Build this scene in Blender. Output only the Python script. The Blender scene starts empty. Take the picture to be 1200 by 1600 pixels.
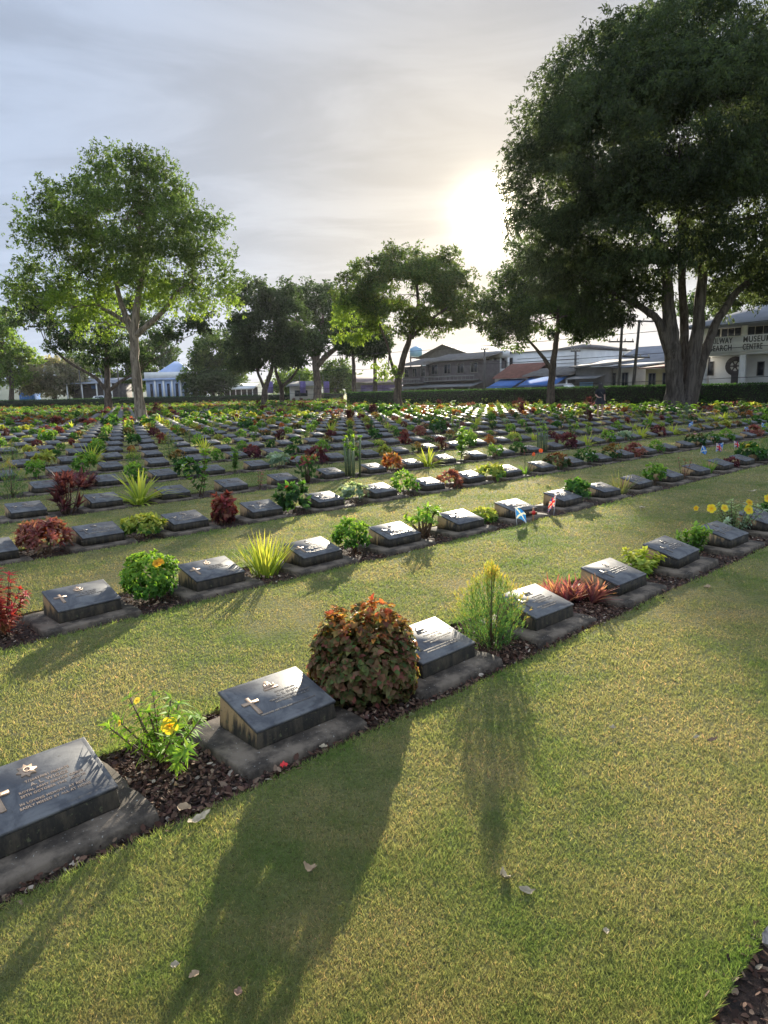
import bpy, bmesh, math
import numpy as np
from mathutils import Vector, Matrix

# ------------------------------------------------------------------ camera, light, exposure
F, PITCH, ROLL, AZ, H = 1085.9, 0.17033, 0.02121, 0.8164, 1.45
sc = bpy.context.scene
COL = sc.collection
cam = bpy.data.cameras.new("camera"); camo = bpy.data.objects.new("camera", cam); COL.objects.link(camo)
cam.sensor_fit = 'VERTICAL'; cam.sensor_height = 24.0; cam.lens = F / 1600 * 24; cam.clip_start = 0.05; cam.clip_end = 5000
camo.matrix_world = Matrix.Translation((0, 0, H)) @ Matrix.Rotation(math.pi/2 - PITCH, 4, 'X') @ Matrix.Rotation(-ROLL, 4, 'Z')
sc.camera = camo

SUN_AZ, SUN_EL = math.radians(8.7), math.radians(13.2)      # azimuth from +Y towards +X
SUN = Vector((math.sin(SUN_AZ)*math.cos(SUN_EL), math.cos(SUN_AZ)*math.cos(SUN_EL), math.sin(SUN_EL)))
sl = bpy.data.lights.new("sun", 'SUN'); sl.energy = 4.3; sl.angle = math.radians(0.6); sl.color = (1.0, 0.90, 0.73)
so = bpy.data.objects.new("sun", sl); COL.objects.link(so); so.rotation_euler = SUN.to_track_quat('Z', 'Y').to_euler(); so.location = (0, 0, 60)

world = bpy.data.worlds.new("World"); sc.world = world; world.use_nodes = True
def build_world():
    nt = world.node_tree; N = nt.nodes; L = nt.links; N.clear()
    def nd(t, **k):
        n = N.new(t)
        for a, b in k.items(): setattr(n, a, b)
        return n
    def mth(op, a, b=None, c=None, clamp=False):
        n = nd('ShaderNodeMath', operation=op, use_clamp=clamp)
        for i, x in enumerate((a, b, c)):
            if x is None: continue
            if isinstance(x, (int, float)): n.inputs[i].default_value = x
            else: L.new(x, n.inputs[i])
        return n.outputs[0]
    out = nd('ShaderNodeOutputWorld'); bg = nd('ShaderNodeBackground'); L.new(bg.outputs[0], out.inputs[0])
    sky = nd('ShaderNodeTexSky', sky_type='NISHITA', sun_disc=False, sun_elevation=SUN_EL, sun_rotation=SUN_AZ)
    sky.air_density = 1.2; sky.dust_density = 0.6; sky.ozone_density = 1.5
    tc = nd('ShaderNodeTexCoord')
    nrm = nd('ShaderNodeVectorMath', operation='NORMALIZE'); L.new(tc.outputs['Generated'], nrm.inputs[0])
    dot = nd('ShaderNodeVectorMath', operation='DOT_PRODUCT'); L.new(nrm.outputs[0], dot.inputs[0]); dot.inputs[1].default_value = SUN
    d = mth('MAXIMUM', dot.outputs['Value'], 0.0)
    sep = nd('ShaderNodeSeparateXYZ'); L.new(nrm.outputs[0], sep.inputs[0])
    # thin stretched cloud sheet, projected on a plane overhead
    zz = mth('ADD', mth('MAXIMUM', sep.outputs[2], 0.0), 0.18)
    cx = mth('DIVIDE', sep.outputs[0], zz); cy = mth('DIVIDE', sep.outputs[1], zz)
    comb = nd('ShaderNodeCombineXYZ'); L.new(cx, comb.inputs[0]); L.new(cy, comb.inputs[1])
    mp = nd('ShaderNodeMapping'); L.new(comb.outputs[0], mp.inputs[0]); mp.inputs['Rotation'].default_value = (0, 0, 0.5); mp.inputs['Scale'].default_value = (0.6, 1.25, 1); mp.inputs['Location'].default_value = (3.1, 0.4, 0)
    n1 = nd('ShaderNodeTexNoise'); L.new(mp.outputs[0], n1.inputs['Vector']); n1.inputs['Scale'].default_value = 1.9; n1.inputs['Detail'].default_value = 8; n1.inputs['Roughness'].default_value = 0.56; n1.inputs['Distortion'].default_value = 0.9
    ramp = nd('ShaderNodeMapRange', interpolation_type='SMOOTHSTEP'); L.new(n1.outputs[0], ramp.inputs[0]); ramp.inputs[1].default_value = 0.36; ramp.inputs[2].default_value = 0.66
    # cloud brightness: grey, light scattered round the sun, added fill overhead and behind camera
    hz = mth('POWER', mth('SUBTRACT', 1.0, mth('ABSOLUTE', sep.outputs[2])), 9.0)
    glow = mth('ADD', mth('ADD', mth('MULTIPLY', mth('POWER', d, 5.0), 0.16), mth('MULTIPLY', hz, 0.85)), mth('MULTIPLY', mth('POWER', d, 150.0), 0.6))
    core = mth('ADD', mth('MULTIPLY', mth('POWER', d, 1300.0), 7.0), mth('MULTIPLY', mth('POWER', d, 5000.0), 70.0))
    up = nd('ShaderNodeMapRange', interpolation_type='SMOOTHSTEP'); L.new(sep.outputs[2], up.inputs[0]); up.inputs[1].default_value = .5; up.inputs[2].default_value = .85; up.inputs[3].default_value = 1.0; up.inputs[4].default_value = 1.75  # overhead sky raised as added fill light, out of view
    bk = nd('ShaderNodeMapRange', interpolation_type='SMOOTHSTEP'); L.new(dot.outputs['Value'], bk.inputs[0]); bk.inputs[1].default_value = 0.25; bk.inputs[2].default_value = -0.6; bk.inputs[3].default_value = 1.0; bk.inputs[4].default_value = 1.4  # sky behind the camera raised too, added to fill shaded fronts
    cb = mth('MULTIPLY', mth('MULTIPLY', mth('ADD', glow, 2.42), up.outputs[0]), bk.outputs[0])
    cb = mth('SUBTRACT', cb, mth('MULTIPLY', ramp.outputs[0], 0.58))
    cc = nd('ShaderNodeMix', data_type='RGBA'); cc.inputs[6].default_value = (0.81, 0.97, 1.27, 1); cc.inputs[7].default_value = (1.12, 1.03, 0.90, 1)
    L.new(mth('POWER', d, 16.0), cc.inputs[0])
    sc1 = nd('ShaderNodeVectorMath', operation='SCALE'); L.new(cc.outputs[2], sc1.inputs[0]); L.new(cb, sc1.inputs['Scale'])
    mix = nd('ShaderNodeMix', data_type='RGBA'); mix.inputs[0].default_value = 0.97
    L.new(sky.outputs[0], mix.inputs[6]); L.new(sc1.outputs[0], mix.inputs[7])
    wc = nd('ShaderNodeVectorMath', operation='SCALE'); wc.inputs[0].default_value = (1.0, 0.86, 0.62); L.new(core, wc.inputs['Scale'])
    add = nd('ShaderNodeVectorMath', operation='ADD'); L.new(mix.outputs[2], add.inputs[0]); L.new(wc.outputs[0], add.inputs[1])
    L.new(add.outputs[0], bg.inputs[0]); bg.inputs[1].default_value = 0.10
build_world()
sc.view_settings.view_transform = 'Standard'; sc.view_settings.look = 'None'; sc.view_settings.gamma = 1.0
sc.view_settings.exposure = 1.34
sc.cycles.use_denoising = True
sc.cycles.max_bounces = 6; sc.cycles.diffuse_bounces = 3; sc.cycles.glossy_bounces = 2; sc.cycles.transmission_bounces = 4; sc.cycles.transparent_max_bounces = 6
sc.cycles.sample_clamp_indirect = 4.0; sc.cycles.caustics_reflective = False; sc.cycles.caustics_refractive = False

# ------------------------------------------------------------------ helpers
rng = np.random.default_rng(11)
U = np.array([math.sin(AZ), math.cos(AZ)]); V = np.array([-math.cos(AZ), math.sin(AZ)])
ROWROT = math.atan2(U[1], U[0])
def G(s, t, z=0.0): return Vector((float(s*U[0]+t*V[0]), float(s*U[1]+t*V[1]), z))
def ray(px, py):
    c, s = math.cos(ROLL), math.sin(ROLL); X0 = px-600; Y0 = py-800
    X = (c*X0 - s*Y0)/F; Y = (s*X0 + c*Y0)/F
    return np.array([X, math.cos(PITCH)-Y*math.sin(PITCH), -math.sin(PITCH)-Y*math.cos(PITCH)])
def at(px, py, Y):
    r = ray(px, py); k = Y/r[1]; return np.array([r[0]*k, Y, H + r[2]*k])
def topx(x, y, z):
    z = np.asarray(z)-H; d = y*math.cos(PITCH)-z*math.sin(PITCH); up = y*math.sin(PITCH)+z*math.cos(PITCH)
    X = x/d*F; Yy = -up/d*F; c, s = math.cos(ROLL), math.sin(ROLL)
    return 600+c*X+s*Yy, 800-s*X+c*Yy, d
def vnoise(x, y, seed=0):
    xi = np.floor(x).astype(np.int64); yi = np.floor(y).astype(np.int64); fx = x-xi; fy = y-yi
    fx = fx*fx*(3-2*fx); fy = fy*fy*(3-2*fy)
    def hsh(a, b):
        n = (a*374761393 + b*668265263 + seed*1442695041) & 0x7fffffff
        n = ((n ^ (n >> 13))*1274126177) & 0x7fffffff
        return ((n ^ (n >> 16)) & 0xffff)/65535.0
    return (hsh(xi, yi)*(1-fx)+hsh(xi+1, yi)*fx)*(1-fy)+(hsh(xi, yi+1)*(1-fx)+hsh(xi+1, yi+1)*fx)*fy

def mesh_data(name, V_, polys, mats, col=None, smooth=False, matidx=None):
    """V_ Nx3; polys list of int arrays (m,k)"""
    me = bpy.data.meshes.new(name)
    V_ = np.ascontiguousarray(V_, dtype=np.float32); polys = [np.asarray(p, dtype=np.int32) for p in polys if len(p)]
    me.vertices.add(len(V_)); me.vertices.foreach_set('co', V_.ravel())
    nl = sum(p.size for p in polys); npz = sum(len(p) for p in polys)
    me.loops.add(nl); me.polygons.add(npz)
    me.loops.foreach_set('vertex_index', np.concatenate([p.ravel() for p in polys]))
    ls = []; o = 0
    for p in polys:
        ls.append(o + np.arange(len(p), dtype=np.int32)*p.shape[1]); o += p.size
    me.polygons.foreach_set('loop_start', np.concatenate(ls))
    if matidx is not None: me.polygons.foreach_set('material_index', np.asarray(matidx, dtype=np.int32))
    if smooth: me.polygons.foreach_set('use_smooth', np.ones(npz, dtype=bool))
    if col is not None:
        c = np.ones((len(V_), 4), dtype=np.float32); c[:, :3] = col
        a = me.attributes.new('Col', 'FLOAT_COLOR', 'POINT'); a.data.foreach_set('color', c.ravel())
    me.update(calc_edges=True)
    for m in (mats if isinstance(mats, (list, tuple)) else [mats]): me.materials.append(m)
    return me
def link(name, data, parent=None, loc=None, rz=None):
    o = bpy.data.objects.new(name, data); COL.objects.link(o)
    if parent is not None: o.parent = parent
    if loc is not None: o.location = loc
    if rz is not None: o.rotation_euler = (0, 0, rz)
    return o
def tag(o, label, cat, group=None, kind=None):
    if label: o['label'] = label
    if cat: o['category'] = cat
    if group: o['group'] = group
    if kind: o['kind'] = kind
    return o
def empty(name, loc, rz=0): return link(name, None, None, loc, rz)

class MB:
    """collects boxes, tubes and free polygons into one mesh"""
    def __init__(s): s.v = []; s.f = {}; s.n = 0; s.mi = {}
    def add(s, v, f, mi=0):
        v = np.asarray(v, float); s.v.append(v)
        for p in f: s.f.setdefault(len(p), []).append([i+s.n for i in p]); s.mi.setdefault(len(p), []).append(mi)
        s.n += len(v); return s
    def box(s, x0, x1, y0, y1, z0, z1, mi=0):
        v = [(x0,y0,z0),(x1,y0,z0),(x1,y1,z0),(x0,y1,z0),(x0,y0,z1),(x1,y0,z1),(x1,y1,z1),(x0,y1,z1)]
        return s.add(v, [(0,3,2,1),(4,5,6,7),(0,1,5,4),(1,2,6,5),(2,3,7,6),(3,0,4,7)], mi)
    def tube(s, pts, rad, k=8, mi=0, jit=0.0, cap=True):
        pts = np.asarray(pts, float); n = len(pts); rad = np.broadcast_to(np.asarray(rad, float), (n,))
        T = np.gradient(pts, axis=0); T /= np.linalg.norm(T, axis=1)[:, None]+1e-9
        ref = np.array([1., 0, 0]) if abs(T[0][0]) < 0.8 else np.array([0, 1., 0])
        v = []
        for i in range(n):
            a = np.cross(T[i], ref); a /= np.linalg.norm(a)+1e-9; ref = np.cross(a, T[i]); b = ref
            for j in range(k):
                th = 2*math.pi*j/k; rr = rad[i]*(1+jit*(rng.random()-.5)*2)
                v.append(pts[i]+rr*(math.cos(th)*a+math.sin(th)*b))
        f = [(i*k+j, i*k+(j+1) % k, (i+1)*k+(j+1) % k, (i+1)*k+j) for i in range(n-1) for j in range(k)]
        if cap: f.append(tuple(range(k-1, -1, -1))); f.append(tuple((n-1)*k+j for j in range(k)))
        return s.add(v, f, mi)
    def prism(s, poly, z0, z1, mi=0):
        n = len(poly); v = [(x, y, z0) for x, y in poly]+[(x, y, z1) for x, y in poly]
        return s.add(v, [tuple(range(n-1, -1, -1)), tuple(range(n, 2*n))]+[(i, (i+1) % n, n+(i+1) % n, n+i) for i in range(n)], mi)
    def data(s, name, mats, smooth=False, M=None):
        v = np.concatenate(s.v)
        if M is not None:
            M = np.array(M); v = v@M[:3, :3].T+M[:3, 3]
        ks = list(s.f); return mesh_data(name, v, [np.array(s.f[k]) for k in ks], mats, None, smooth, sum((s.mi[k] for k in ks), []))
    def obj(s, name, mats, parent=None, loc=None, rz=None, smooth=False, M=None):
        return link(name, s.data(name, mats, smooth, M), parent, loc, rz)
def bevel(o, w=0.004, seg=2):
    m = o.modifiers.new('bevel', 'BEVEL'); m.width = w; m.segments = seg; m.limit_method = 'ANGLE'; return o

# ------------------------------------------------------------------ materials
def material(name):
    m = bpy.data.materials.new(name); m.use_nodes = True; nt = m.node_tree; b = nt.nodes['Principled BSDF']; return m, nt, b
def plain(name, col, rough=0.6, metal=0.0, noise=0.0, nscale=8.0, bump=0.0, spec=0.5):
    m, nt, b = material(name); b.inputs['Roughness'].default_value = rough; b.inputs['Metallic'].default_value = metal
    b.inputs['Specular IOR Level'].default_value = spec
    b.inputs['Base Color'].default_value = (*col, 1)
    if noise:
        tc = nt.nodes.new('ShaderNodeTexCoord'); n = nt.nodes.new('ShaderNodeTexNoise'); nt.links.new(tc.outputs['Object'], n.inputs['Vector'])
        n.inputs['Scale'].default_value = nscale; n.inputs['Detail'].default_value = 6
        mr = nt.nodes.new('ShaderNodeMapRange'); nt.links.new(n.outputs[0], mr.inputs[0]); mr.inputs[1].default_value = .3; mr.inputs[2].default_value = .7
        mr.inputs[3].default_value = 1-noise; mr.inputs[4].default_value = 1+noise
        v = nt.nodes.new('ShaderNodeVectorMath'); v.operation = 'SCALE'; v.inputs[0].default_value = col; nt.links.new(mr.outputs[0], v.inputs['Scale'])
        nt.links.new(v.outputs[0], b.inputs['Base Color'])
        if bump:
            bp = nt.nodes.new('ShaderNodeBump'); bp.inputs['Strength'].default_value = bump; bp.inputs['Distance'].default_value = .01
            nt.links.new(n.outputs[0], bp.inputs['Height']); nt.links.new(bp.outputs[0], b.inputs['Normal'])
    return m
def ramp2(nt, fac, c0, c1, lo, hi):
    mr = nt.nodes.new('ShaderNodeMapRange'); mr.interpolation_type = 'SMOOTHSTEP'; nt.links.new(fac, mr.inputs[0]); mr.inputs[1].default_value = lo; mr.inputs[2].default_value = hi
    mx = nt.nodes.new('ShaderNodeMix'); mx.data_type = 'RGBA'; nt.links.new(mr.outputs[0], mx.inputs[0])
    for i, c in ((6, c0), (7, c1)):
        if isinstance(c, tuple): mx.inputs[i].default_value = (*c, 1)
        else: nt.links.new(c, mx.inputs[i])
    return mx.outputs[2]
def noise_n(nt, scale, detail=5, rough=.55, vec=None, dist=0):
    n = nt.nodes.new('ShaderNodeTexNoise'); n.inputs['Scale'].default_value = scale; n.inputs['Detail'].default_value = detail; n.inputs['Roughness'].default_value = rough; n.inputs['Distortion'].default_value = dist
    if vec is None:
        tc = nt.nodes.new('ShaderNodeTexCoord'); vec = tc.outputs['Object']
    nt.links.new(vec, n.inputs['Vector']); return n.outputs[0]
def leafmat(name, trans=0.45, rough=0.45, spec=0.35, gain=1.35):
    m, nt, b = material(name)
    at_ = nt.nodes.new('ShaderNodeAttribute'); at_.attribute_name = 'Col'
    nt.links.new(at_.outputs['Color'], b.inputs['Base Color']); b.inputs['Roughness'].default_value = rough; b.inputs['Specular IOR Level'].default_value = spec
    tr = nt.nodes.new('ShaderNodeBsdfTranslucent'); sv = nt.nodes.new('ShaderNodeVectorMath'); sv.operation = 'MULTIPLY'
    nt.links.new(at_.outputs['Color'], sv.inputs[0]); sv.inputs[1].default_value = (gain*1.25, gain*1.15, gain*0.6); nt.links.new(sv.outputs[0], tr.inputs[0])
    mx = nt.nodes.new('ShaderNodeMixShader'); mx.inputs[0].default_value = trans
    nt.links.new(b.outputs[0], mx.inputs[1]); nt.links.new(tr.outputs[0], mx.inputs[2])
    nt.links.new(mx.outputs[0], nt.nodes['Material Output'].inputs[0]); return m
M_LEAF = leafmat('leaf', .45, .62, .18); M_TREE = leafmat('tree_leaf', .48, .55, .15, 2.1); M_PETAL = leafmat('petal', .4, .6, .2, 1.0)
def grassmask(nt):
    """patches shared by the turf and by the blades on it"""
    a = noise_n(nt, 1.15, 5, .6); bb = noise_n(nt, 6.0, 4, .6); 
    ad = nt.nodes.new('ShaderNodeMath'); ad.operation = 'MULTIPLY_ADD'; nt.links.new(bb, ad.inputs[0]); ad.inputs[1].default_value = .45; nt.links.new(a, ad.inputs[2])
    return ad.outputs[0]
def make_ground():
    m, nt, b = material('lawn'); k = grassmask(nt)
    c = ramp2(nt, k, (0.13, 0.178, 0.055), (0.28, 0.25, 0.13), .50, .90)
    f = noise_n(nt, 55, 5, .7); c2 = ramp2(nt, f, (0.035, 0.04, 0.014), c, .30, .60)
    nt.links.new(c2, b.inputs['Base Color']); b.inputs['Roughness'].default_value = .9; b.inputs['Specular IOR Level'].default_value = .15
    b.inputs['Sheen Weight'].default_value = 0.35; b.inputs['Sheen Roughness'].default_value = .4; b.inputs['Sheen Tint'].default_value = (.8, .8, .3, 1)
    bp = nt.nodes.new('ShaderNodeBump'); bp.inputs['Strength'].default_value = 1.0; bp.inputs['Distance'].default_value = .05; nt.links.new(noise_n(nt, 40, 6, .75), bp.inputs['Height']); nt.links.new(bp.outputs[0], b.inputs['Normal'])
    return m
M_LAWN = make_ground()
def make_blade():
    m, nt, b = material('grass_blade'); k = grassmask(nt)
    c = ramp2(nt, k, (0.165, 0.235, 0.075), (0.37, 0.335, 0.175), .50, .90)
    at_ = nt.nodes.new('ShaderNodeAttribute'); at_.attribute_name = 'Col'
    mu = nt.nodes.new('ShaderNodeVectorMath'); mu.operation = 'MULTIPLY'; nt.links.new(c, mu.inputs[0]); nt.links.new(at_.outputs['Color'], mu.inputs[1])
    nt.links.new(mu.outputs[0], b.inputs['Base Color']); b.inputs['Roughness'].default_value = .55; b.inputs['Specular IOR Level'].default_value = .25
    tr = nt.nodes.new('ShaderNodeBsdfTranslucent'); s2 = nt.nodes.new('ShaderNodeVectorMath'); s2.operation = 'MULTIPLY'; nt.links.new(mu.outputs[0], s2.inputs[0]); s2.inputs[1].default_value = (1.5, 1.5, .9)
    nt.links.new(s2.outputs[0], tr.inputs[0]); mx = nt.nodes.new('ShaderNodeMixShader'); mx.inputs[0].default_value = .5
    nt.links.new(b.outputs[0], mx.inputs[1]); nt.links.new(tr.outputs[0], mx.inputs[2]); nt.links.new(mx.outputs[0], nt.nodes['Material Output'].inputs[0]); return m
M_BLADE = make_blade()
def make_soil():
    m, nt, b = material('soil'); c = ramp2(nt, noise_n(nt, 38, 6, .7), (0.018, 0.011, 0.008), (0.105, 0.06, 0.038), .35, .68)
    nt.links.new(c, b.inputs['Base Color']); b.inputs['Roughness'].default_value = .95
    bp = nt.nodes.new('ShaderNodeBump'); bp.inputs['Strength'].default_value = 1.0; bp.inputs['Distance'].default_value = .03; nt.links.new(noise_n(nt, 45, 5, .7), bp.inputs['Height']); nt.links.new(bp.outputs[0], b.inputs['Normal']); return m
M_SOIL = make_soil()
def make_slab():
    m, nt, b = material('weathered_concrete')
    c = ramp2(nt, noise_n(nt, 7, 6, .65), (0.045, 0.036, 0.027), (0.19, 0.15, 0.108), .38, .66)
    c = ramp2(nt, noise_n(nt, 70, 3, .5), c, (0.34, 0.32, 0.27), .66, .74)
    nt.links.new(c, b.inputs['Base Color']); b.inputs['Roughness'].default_value = .85; b.inputs['Specular IOR Level'].default_value = .3
    bp = nt.nodes.new('ShaderNodeBump'); bp.inputs['Strength'].default_value = .6; bp.inputs['Distance'].default_value = .004; nt.links.new(noise_n(nt, 90, 4, .7), bp.inputs['Height']); nt.links.new(bp.outputs[0], b.inputs['Normal']); return m
M_SLAB = make_slab()
def make_pedestal():
    m, nt, b = material('stained_pedestal'); tc = nt.nodes.new('ShaderNodeTexCoord')
    mp = nt.nodes.new('ShaderNodeMapping'); mp.inputs['Scale'].default_value = (1, 1, .22); nt.links.new(tc.outputs['Object'], mp.inputs[0])
    oi = nt.nodes.new('ShaderNodeObjectInfo'); ad = nt.nodes.new('ShaderNodeVectorMath'); nt.links.new(mp.outputs[0], ad.inputs[0]); nt.links.new(oi.outputs['Random'], ad.inputs[1])
    n = noise_n(nt, 17, 5, .6, ad.outputs[0]); sep = nt.nodes.new('ShaderNodeSeparateXYZ'); nt.links.new(tc.outputs['Object'], sep.inputs[0])
    z = nt.nodes.new('ShaderNodeMath'); z.operation = 'MULTIPLY_ADD'; nt.links.new(sep.outputs[2], z.inputs[0]); z.inputs[1].default_value = 3.0; nt.links.new(n, z.inputs[2])
    # long front face coloured darker than the ends, for dirt and shade together
    ge = nt.nodes.new('ShaderNodeNewGeometry'); vt = nt.nodes.new('ShaderNodeVectorTransform'); vt.vector_type = 'NORMAL'; vt.convert_from = 'WORLD'; vt.convert_to = 'OBJECT'; nt.links.new(ge.outputs['Normal'], vt.inputs[0])
    s3 = nt.nodes.new('ShaderNodeSeparateXYZ'); nt.links.new(vt.outputs[0], s3.inputs[0])
    y = nt.nodes.new('ShaderNodeMath'); y.operation = 'MULTIPLY_ADD'; nt.links.new(s3.outputs[1], y.inputs[0]); y.inputs[1].default_value = .34; nt.links.new(z.outputs[0], y.inputs[2])
    dk = ramp2(nt, noise_n(nt, 26, 6, .7, ad.outputs[0]), (0.020, 0.017, 0.012), (0.075, 0.058, 0.036), .40, .66)
    c = ramp2(nt, y.outputs[0], dk, (0.40, 0.26, 0.12), .57, .80)
    c = ramp2(nt, noise_n(nt, 60, 3, .6), c, (0.10, 0.10, 0.05), .60, .72)
    nt.links.new(c, b.inputs['Base Color']); b.inputs['Roughness'].default_value = .8
    bp = nt.nodes.new('ShaderNodeBump'); bp.inputs['Strength'].default_value = .5; bp.inputs['Distance'].default_value = .004; nt.links.new(noise_n(nt, 80, 4, .7), bp.inputs['Height']); nt.links.new(bp.outputs[0], b.inputs['Normal']); return m
M_PED = make_pedestal()
def make_bronze():
    m, nt, b = material('patinated_bronze'); oi = nt.nodes.new('ShaderNodeObjectInfo'); tc = nt.nodes.new('ShaderNodeTexCoord')
    ad = nt.nodes.new('ShaderNodeVectorMath'); nt.links.new(tc.outputs['Object'], ad.inputs[0]); nt.links.new(oi.outputs['Random'], ad.inputs[1])
    n = noise_n(nt, 9, 6, .65, ad.outputs[0], .6)
    c = ramp2(nt, n, (0.072, 0.074, 0.080), (0.165, 0.165, 0.160), .36, .66); c = ramp2(nt, noise_n(nt, 50, 4, .7, ad.outputs[0]), c, (0.07, 0.068, 0.06), .60, .72)
    nt.links.new(c, b.inputs['Base Color']); b.inputs['Metallic'].default_value = .10; b.inputs['Specular IOR Level'].default_value = .38
    r = nt.nodes.new('ShaderNodeMapRange'); nt.links.new(n, r.inputs[0]); r.inputs[3].default_value = .48; r.inputs[4].default_value = .68; nt.links.new(r.outputs[0], b.inputs['Roughness'])
    bp = nt.nodes.new('ShaderNodeBump'); bp.inputs['Strength'].default_value = .25; bp.inputs['Distance'].default_value = .002; nt.links.new(noise_n(nt, 120, 3, .6), bp.inputs['Height']); nt.links.new(bp.outputs[0], b.inputs['Normal']); return m
M_BRONZE = make_bronze()
M_RELIEF = plain('rubbed_bronze', (0.50, 0.36, 0.25), .45, .35, .15, 30)
M_LETTER = plain('letter_bronze', (0.20, 0.18, 0.16), .45, .4, .2, 40)
def barkmat(name, lo, hi, sx=7.0):
    m, nt, b = material(name); tc = nt.nodes.new('ShaderNodeTexCoord'); mp = nt.nodes.new('ShaderNodeMapping'); mp.inputs['Scale'].default_value = (sx, sx, sx*.16); nt.links.new(tc.outputs['Object'], mp.inputs[0])
    n = noise_n(nt, 1.0, 7, .68, mp.outputs[0], .8); c = ramp2(nt, n, lo, hi, .36, .64); c = ramp2(nt, noise_n(nt, .8, 3, .6), c, tuple(.6*x+.05 for x in hi), .58, .72)
    nt.links.new(c, b.inputs['Base Color']); b.inputs['Roughness'].default_value = .92; b.inputs['Specular IOR Level'].default_value = .2
    bp = nt.nodes.new('ShaderNodeBump'); bp.inputs['Strength'].default_value = 1.0; bp.inputs['Distance'].default_value = .12; nt.links.new(n, bp.inputs['Height']); nt.links.new(bp.outputs[0], b.inputs['Normal']); return m
M_BARK = barkmat('bark', (.05, .04, .034), (.17, .135, .11)); M_BARKG = barkmat('grey_bark', (.045, .038, .034), (.145, .127, .112), 5.0); M_BARKP = barkmat('pale_bark', (.11, .09, .07), (.36, .30, .235), 8.0)
M_STEM = plain('stem', (0.13, 0.085, 0.05), .8, 0, .3, 20)
M_GSTEM = plain('green_stem', (0.10, 0.14, 0.06), .6, 0, .3, 20)
M_WHITE = plain('white_wall', (0.80, 0.80, 0.78), .8, 0, .10, .8); M_CREAM = plain('cream_wall', (0.60, 0.57, 0.50), .8, 0, .12, .8)
M_BLUEW = plain('pale_blue_wall', (0.40, 0.50, 0.72), .8, 0, .1, .8); M_DARK = plain('dark_timber', (0.10, 0.085, 0.082), .8, 0, .3, 2)
M_GREYW = plain('grey_wall', (0.20, 0.19, 0.18), .85, 0, .2, 1.2); M_GLASS = plain('dark_glass', (0.03, 0.035, 0.045), .15)
M_METALR = plain('metal_roof', (0.25, 0.265, 0.30), .8, .0, .15, 1.0); M_TILE = plain('grey_tiles', (0.16, 0.15, 0.14), .8, 0, .25, 2.0)
M_RED = plain('red_roof', (0.20, 0.085, 0.06), .8, 0, .25, 2.0); M_AWN = plain('blue_awning', (0.05, 0.14, 0.38), .95, 0, .12, 2); M_AWNG = plain('grey_awning', (0.17, 0.17, 0.17), .7, 0, .2, 2)
M_YEL = plain('yellow_wall', (0.42, 0.36, 0.19), .85, 0, .15, 1.0); M_SIGNT = plain('sign_letters', (0.07, 0.07, 0.07), .6); M_POLE = plain('concrete_pole', (0.12, 0.11, 0.10), .9, 0, .2, 3)
M_CABLE = plain('cable', (0.02, 0.02, 0.02), .7); M_ASPH = plain('asphalt', (0.055, 0.055, 0.055), .9, 0, .2, 1.0); M_PAVE = plain('pavement', (0.22, 0.21, 0.19), .9, 0, .15, 1.5)
M_CARW = plain('white_car_paint', (0.70, 0.70, 0.70), .25, 0); M_TYRE = plain('tyre', (0.02, 0.02, 0.02), .9); M_BANN = plain('purple_banner', (0.15, 0.12, 0.32), .7, 0, .3, 4); M_TANK = plain('blue_tank', (0.22, 0.42, 0.60), .5, 0, .1, 1)
M_SKIN = plain('skin', (0.42, 0.26, 0.19), .6); M_CLOTH = plain('black_cloth', (0.015, 0.017, 0.022), .9, 0, .2, 10); M_HAIR = plain('dark_hair', (0.02, 0.014, 0.011), .6); M_DRY = plain('dry_leaf', (0.36, 0.25, 0.14), .8, 0, .3, 40); M_DRYP = plain('pale_dry_leaf', (0.40, 0.33, 0.21), .85, 0, .4, 60); M_BROWN = plain('brown_leaf', (0.22, 0.13, 0.08), .8, 0, .3, 40)
M_REDP = plain('red_petal', (0.70, 0.03, 0.03), .6); M_BLUEF = leafmat('flag_cloth', .3, .8, .1, 1.0)

# ------------------------------------------------------------------ ground
def sheet(name, pts, z, mat, label, kind='structure'):
    me = bpy.data.meshes.new(name); me.from_pydata([(p[0], p[1], z) for p in pts], [], [tuple(range(len(pts)))]); me.materials.append(mat)
    o = link(name, me); return tag(o, label, name.replace('_', ' '), None, kind)
sheet('ground', [(-1500, -300), (1500, -300), (1500, 2500), (-1500, 2500)], 0.0, M_LAWN, 'mown lawn of the cemetery, green with straw coloured patches')
P_, DT, T1, S1, WS, DS = 0.9671, 2.2591, 2.1262, 1.2630, 0.6257, 0.5035
MX, MY, WP, DP, ZF, ZB, ZS = 0.1308, 0.128, 0.4006, 0.2854, 0.1256, 0.2006, 0.045
def sk(k): return S1 + k*P_            # left end of slab k
def tn(n): return T1 + n*DT            # front of slabs of row n
GAPROWS = {17, 42, 43, 44}
S_MAX = 52.0
LH0, LH1 = np.array([-66., 120.]), np.array([-8.8, 160.])
def inside(x, y):
    s = x*U[0]+y*U[1]
    dl = LH1-LH0; side = dl[0]*(y-LH0[1])-dl[1]*(x-LH0[0]); px = 600+F*x/np.maximum(y, .1)
    return (side < -5*np.linalg.norm(dl)) & ((s < S_MAX) | (px < 540))
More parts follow.
